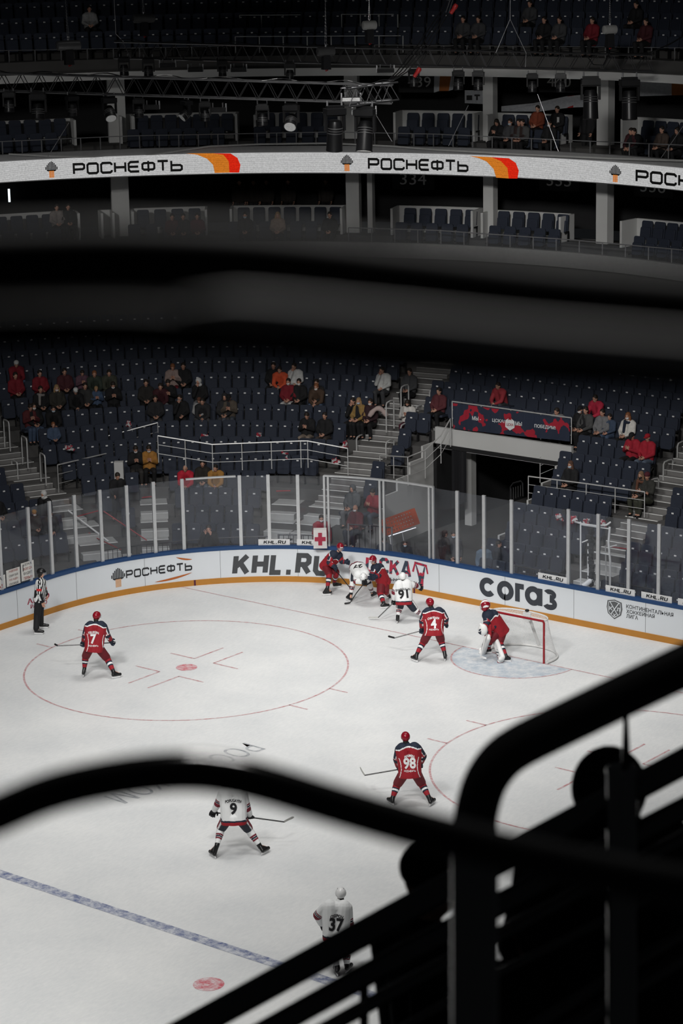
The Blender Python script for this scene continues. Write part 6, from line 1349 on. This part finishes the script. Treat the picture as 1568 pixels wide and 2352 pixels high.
def sling(lb, pts, dep, r=.012, m=None):
    P = [at(x, y, dep) for x, y in pts]; b = P[0]; mb = MB(); mb.tube([p-b for p in P], r, 5); tag(mb.build('wire_sling', m or GREYM, loc=b), lb, 'cable', 'rigging wires')
sling('rigging wire with orange shackle at the left end of the rear truss', [(260, -40), (266, 78), (284, 96)], D2); sling('rigging bridle, left leg, right of centre', [(1172, -60), (1171, 44), (1138, 122)], D2); sling('rigging bridle, right leg, right of centre', [(1171, 44), (1208, 122), (1206, 154)], D2)
sling('thin wire slanting down beside the right suite', [(1234, 216), (1282, 348)], 76, .01); sling('thin wire slanting down left of the red shirted suite', [(1075, 242), (1030, 335)], 76, .01); sling('thin wire slanting down to the railing at left', [(158, 282), (110, 360)], D1, .01); sling('thin wire slanting to the railing right of the big lamps', [(862, 262), (900, 325)], D1, .01); sling('thin wire at the far right running down to the railing', [(1568, 290), (1518, 362)], 76, .01)
for k in range(4):
    P = [at(1050-k*5+random.uniform(-2, 2), -30, 74), at(1030-k*7, 30, 74), at(985-k*9, 105, 73.5), at(935-k*8, 165, 73), at(895-k*3, 190, 72)]; b = P[0]; mb = MB(); mb.tube([p-b for p in P], .018, 5); tag(mb.build('power_cable', BLKP, loc=b), 'black power cable in the slanting bundle right of centre, %s from the left' % ['fourth', 'third', 'second', 'first'][k], 'cable', 'slanting power cables')
for i, (px, py, lb) in enumerate(((1042, 20, 'red cable connector high on the slanting bundle'), (958, 166, 'red and white cable connector low on the slanting bundle'))):
    c = at(px, py, 73.4); mb = MB(); M = Matrix.Rotation(.6, 3, FH); mb.lathe([(.03, -.18), (.06, -.16), (.06, .0), (.075, .02), (.075, .12), (.05, .16)], (0, 0, 0), M, 12); o = mb.build('cable_connector', HOOKR, loc=c); smooth_angle(o); tag(o, lb, 'connector')
sling('loop of black cable at the right end of the rear truss', [(1340, 118), (1362, 148), (1385, 150), (1400, 120)], D2, .02, BLKP); sling('cable curving up at the right picture edge', [(1400, 125), (1490, 122), (1540, 100), (1590, 70)], D2, .025, BLKP)

# ================================================================ THINGS AROUND THE RINK
n_, q_ = bowl_fix(918, 1200, 1.4, range(1, 5)); ORG = mat('stretcher_orange', (.40, .06, .015), .5)
a, b = at(879, 1213, 78.2), at(954, 1186, 78.2); d = (b-a).normalized(); up = V((0, 0, 1)); nn_ = d.cross(up).normalized(); up = nn_.cross(d).normalized(); H = .52; L = (b-a).length; mb = MB()
Mx = Matrix((d, nn_, up)).transposed()
for z in (-.24, -.12, 0, .12, .24): mb.box(mid(a, b)+up*z, (L/2, .025, .035), 0, Mx)
for i in range(13): mb.box(a+d*(L*i/12), (.03, .028, .26), 0, Mx)
mb.box(a, (.06, .03, .27), 0, Mx); mb.box(b, (.06, .03, .27), 0, Mx); o = mb.build('stretcher', ORG); tag(o, 'orange rescue stretcher board with rows of holes standing behind the glass', 'stretcher')
mb = MB(); a2, b2 = at(892, 1232, 78), at(955, 1212, 78); mb.tube([a2, b2], .03, 7); mb.tube([a2+d*.05, at(898, 1262, 78)], .018, 6); mb.tube([mid(a2, b2), at(922, 1232, 78)-up*.3], .018, 6); tag(mb.build('trolley_frame', ALU), 'pale tube frame of the trolley under the orange stretcher', 'trolley')
c = at(735, 1236, 74.9); mb = MB(); Mh = Matrix((RH, -FH, V((0, 0, 1)))).transposed(); mb.box(c, (.21, .12, .30), 0, Mh, .96); BAG = tag(mb.build('medical_bag', mat('bag_white', (.60, .58, .57), .8)), 'white medical bag with a red cross behind the glass', 'bag')
mb = MB(); mb.box(c-FH*.124, (.06, .006, .20), 0, Mh); mb.box(c-FH*.125, (.17, .006, .065), 0, Mh); mb.build('red_cross', REDINK, BAG)
# remote camera in its tube frame
PIPE = mat('pipe_white', (.62, .62, .61), .4); FR = empty('camera_frame', 'white tube frame with a remote camera rig behind the glass', 'camera frame', at(1365, 1360, 70.6)); b = FR.location.copy()
P = lambda x, y, dd=70.6: at(x, y, dd)-b
for nm, pts, r in (('upright', [P(1333, 1198), P(1333, 1345)], .025), ('upright', [P(1400, 1210), P(1397, 1245), P(1401, 1290), P(1400, 1355)], .035), ('upright', [P(1350, 1248), P(1350, 1330)], .022), ('upright', [P(1390, 1255, 71.6), P(1392, 1350, 71.6)], .02),
                   ('top_tube', [P(1319, 1198), P(1340, 1204), P(1370, 1208), P(1392, 1206), P(1402, 1199)], .028), ('top_tube', [P(1333, 1205), P(1400, 1215)], .022), ('cross_tube', [P(1336, 1246), P(1350, 1240)], .02), ('cross_tube', [P(1352, 1266), P(1400, 1274)], .022), ('cross_tube', [P(1400, 1256), P(1416, 1252)], .022)):
    mb = MB(); mb.tube(pts, r, 8); smooth_angle(mb.build(nm, PIPE, FR))
mb = MB(); random.seed(3)
for i in range(16): y = 1215+i*8.5; mb.box(P(1357+random.uniform(-3, 3), y), (.06+random.uniform(0, .03), .06, .045), 0, Matrix.Rotation(random.uniform(-.4, .4), 3, 'Z'))
mb.tube([P(1357, 1212), P(1356, 1350)], .03, 6); mb.build('lens_rail', BLKP, FR)
ca, cb = P(1338, 1348), P(1352, 1337); mb = MB(); mb.lathe([(.05, 0), (.10, .01), (.10, .05), (.085, .08), (.085, .34), (.06, .36)], ca, (cb-ca).to_track_quat('Z', 'Y').to_matrix(), 16); smooth_angle(mb.build('camera', HELW, FR)); mb = MB(); mb.tube([P(1349, 1348), P(1346, 1362)], .04, 8); mb.build('bracket', PIPE, FR)
mb = MB(); c = at(1296, 1176, 70.3); mb.box(c, (.06, .05, .06)); mb.box(c+V((0, 0, .07)), (.04, .035, .015)); tag(mb.build('glass_clamp_box', BLKP), 'small black box clamped on the glass edge above the seats', 'box')
# red and white scarves left on seats
SCA = camo_mat('scarf_red_white', (.32, .02, .04), (.5, .5, .5), 9.0, .5)
for i, (px, py, rows, lb) in enumerate(((293, 975, range(3, 9), 'crumpled red white flag on a seat left of the upper guard rail'), (470, 1004, range(4, 9), 'crumpled red white flag on a seat above the left end of the bright rail'), (597, 1002, range(4, 9), 'crumpled red white flag on a seat above the middle of the bright rail'), (657, 1046, range(3, 8), 'dark red white flag on the last seat below the bright rail'), (772, 1058, range(3, 8), 'red white flag on a seat left of the middle stairs'), (790, 1021, range(3, 9), 'red white flag on a seat above the right end of the dark rail'), (1283, 1187, range(2, 7), 'red white flag on the seats behind the glass, leftmost of four'), (1318, 1193, range(2, 7), 'red white flag on the seats behind the glass, second of four'), (1346, 1198, range(2, 7), 'red white flag behind the camera frame, third of four'), (1384, 1200, range(2, 7), 'red white flag behind the camera frame, rightmost of four'), (160, 1028, range(3, 8), 'dark red flag on a seat near the left stairs'))):
    n, q = bowl_fix(px, py, .92, rows, -.02); mb = MB(); random.seed(i)
    for k in range(5):
        pts = [V((random.uniform(-.16, .16), random.uniform(-.05, .08), random.uniform(-.12, .10))) for _ in range(4)]; mb.tube(pts, [.035, .055, .05, .03], 6)
    o = finish('supporter_flag', solid(mb, .018, 1), [SCA], None, True, q); o.rotation_euler = (0, 0, i); tag(o, lb, 'flag', 'red white flags left on the seats')
mb = MB()
n, q = bowl_fix(868, 946, 1.0, range(7, 12), -.1); mb.tube([q+RH*x+V((0, 0, .26*abs(math.sin(5.2*(x+.30)))-.14)) for x in np.linspace(-.34, .34, 12)], [.06, .09, .1, .08, .07, .09, .1, .09, .08, .1, .1, .06], 8); tag(finish('fluffy_coat', solid(mb, .02, 1), [mat('fluffy_pink', (.42, .33, .31), .95, bump=.6, scale=60)], None, True), 'fluffy pale pink coat laid over the seats right of the yellow coat', 'coat')

# ================================================================ THE NEAR RAILS AND SPECTATORS IN THE FOREGROUND
MATTE = mat('black_matt_paint', (.010, .010, .010), .65, spec=.15)
HILITE = mat('rail_highlight_grey', (.62, .60, .59), .6)  # highlight streak of the black rails, put into a pale colour
def near_rail(name, lb, pts, r, dep, cat='railing', parts=()):
    """pts in pixels, dep one depth or one per point"""
    D = dep if isinstance(dep, (list, tuple)) else [dep]*len(pts); Q = [at(x, y, d) for (x, y), d in zip(pts, D)]
    # Catmull-Rom through the points
    L = []
    for i in range(len(Q)-1):
        a, b, c, d = Q[max(i-1, 0)], Q[i], Q[i+1], Q[min(i+2, len(Q)-1)]
        for k in range(8):
            t = k/8; L.append(.5*((2*b)+(c-a)*t+(2*a-5*b+4*c-d)*t*t+(3*b-a-3*c+d)*t**3))
    L.append(Q[-1]); o = L[0]; mb = MB(); mb.tube([p-o for p in L], r if name != 'rail_highlight_tube' else [r*min(1, .1+.15*i) for i in range(len(L))], 16); ob = mb.build(name, MATTE if name == 'guard_rail_tube' else HILITE if name == 'rail_highlight_tube' else BLACKP, loc=o); smooth_angle(ob, 60)
    if lb: tag(ob, lb, cat)
    return ob, L
near_rail('guard_rail_tube', 'very blurred thick black rail crossing the whole picture close to the lens, upper one', [(-260, 612), (0, 603), (300, 598), (600, 612), (900, 646), (1200, 682), (1568, 714), (1800, 728)], .0142, .86)
near_rail('guard_rail_tube', 'very blurred black rail crossing the whole picture close to the lens, lower one', [(-260, 772), (0, 764), (300, 762), (600, 780), (900, 812), (1200, 838), (1568, 858), (1800, 865)], .0092, .87)
near_rail('rail_highlight_tube', 'blurred pale tube added as the highlight streak on the thick black rails', [(395, 702), (600, 712), (900, 740), (1200, 770), (1568, 800), (1800, 815)], .0048, .80)  # added tube that draws the highlight on the black rails
near_rail('arched_rail_tube', 'blurred black arched rail curving over the ice in the lower half', [(-200, 1960), (-60, 1893), (0, 1868), (100, 1826), (200, 1799), (320, 1779), (430, 1772), (520, 1780), (620, 1803), (800, 1858), (1000, 1915), (1200, 1965), (1400, 2008), (1568, 2036), (1800, 2070)], .0172, 2.0)
DC = 4.2
R1, L1 = near_rail('corner_handrail', 'thick black handrail bending down into a post at the lower right', [(1800, 1420), (1568, 1531), (1400, 1612), (1260, 1680), (1190, 1716), (1148, 1748), (1115, 1795), (1097, 1850), (1090, 1910), (1089, 2100), (1089, 2500)], .0385, DC)
DB = 6.0
FN = empty('fence', 'black fence of slanting parallel bars at the lower right', 'fence', at(1428, 2352, DB)); fb = FN.location.copy()
def bar(pts, r, dd=0): 
    Q = [at(x, y, DB+dd) - fb for x, y in pts]; mb = MB(); mb.tube([Q[0].lerp(Q[-1], i/6) for i in range(7)] if len(Q) == 2 else Q, r, 14); smooth_angle(mb.build('bar', BARM, FN), 60)
bar([(300, 2437), (1030, 2036), (1200, 1948), (1700, 1680)], .036); bar([(480, 2440), (942, 2183), (1700, 1790)], .030); bar([(600, 2445), (940, 2256), (1700, 1855)], .020, .05); bar([(880, 2390), (1100, 2258), (1700, 1960)], .012, .1)
bar([(1000, 2500), (1470, 2205), (1700, 2070)], .016, .1); bar([(1100, 2500), (1470, 2262), (1700, 2125)], .022, .1)
mb = MB(); mb.tube([at(1428, 1770, DB-.12)-fb, at(1428, 2480, DB-.12)-fb], .038, 14); mb.lathe([(.040, 0), (.040, .012), (.03, .018)], at(1428, 1776, DB-.12)-fb, None, 14); smooth_angle(mb.build('post', STEELP, FN), 50)
mb = MB(); mb.tube([at(1090, 1940, DC-.02)-fb, at(1090, 2560, DC-.02)-fb], .0415, 16); smooth_angle(mb.build('post', STEELP, FN), 50)
mb = MB(); mb.tube([at(1437, 1640, DB-.12)-fb, at(1437, 1775, DB-.12)-fb], [.006, .0125], 10); smooth_angle(mb.build('thin_rod', BLACKP, FN), 60)
mb = MB(); mb.tube([at(836, 2230, DB+.12)-fb, at(836, 2480, DB+.12)-fb], .012, 10); mb.build('thin_rod', BLACKP, FN)
COAT = mat('coat_black', (.008, .008, .009), .9)
def onlooker(px, py, dep, lb, hair, turn=0, scale=1.0, jacket=COAT, pose_='lean'):
    hp = POSES[pose_]['head']*scale; q = at(px, py, dep); o = heading(FH*-1)+turn; R_ = Matrix.Rotation(o, 3, 'Z'); base = q-R_ @ hp
    return person(pose_, base, o, lb, jacket, COAT, hair=hair, hc=(.010, .008, .007), scale=scale, group='spectators at the near fence')
onlooker(990, 2030, 7.3, 'person in black with dark hair behind the fence, left of the corner post', 'beanie', -1.35, .93, pose_='lap'); onlooker(1398, 1832, 6.7, 'person in a black hood behind the fence, left of the thin rod', 'hood', -.1, .98, pose_='lap'); onlooker(1225, 2120, 6.8, 'person in black bent forward between the two fence posts', 'hair', .4, .95); onlooker(1530, 2000, 6.9, 'person in black at the lower right corner behind the fence', 'beanie', 0, 1.05, pose_='lap')
c = at(1330, 2520, 7.2); mb = MB(); Mh = Matrix((RH, FH, V((0, 0, 1)))).transposed()
for i in range(4): mb.box(c+RH*(.30*i-.36)+V((0, 0, -.05)), (.14, .05, .42), 0, Mh)
tag(mb.build('bench_back', COAT), 'dark row of seat backs under the foreground spectators', 'bench')
mb = MB(); mb.box(at(1330, 2520, 7.2)+V((0, 0, -.75)), (2.6, .9, .1), 0, Mh); mb.box(at(1330, 2520, 7.2)+V((0, 0, -.42))-FH*1.2, (2.6, .5, .1), 0, Mh); tag(mb.build('floor_near_stand', CONCD), 'dark concrete step of the near stand', 'step', kind='structure')
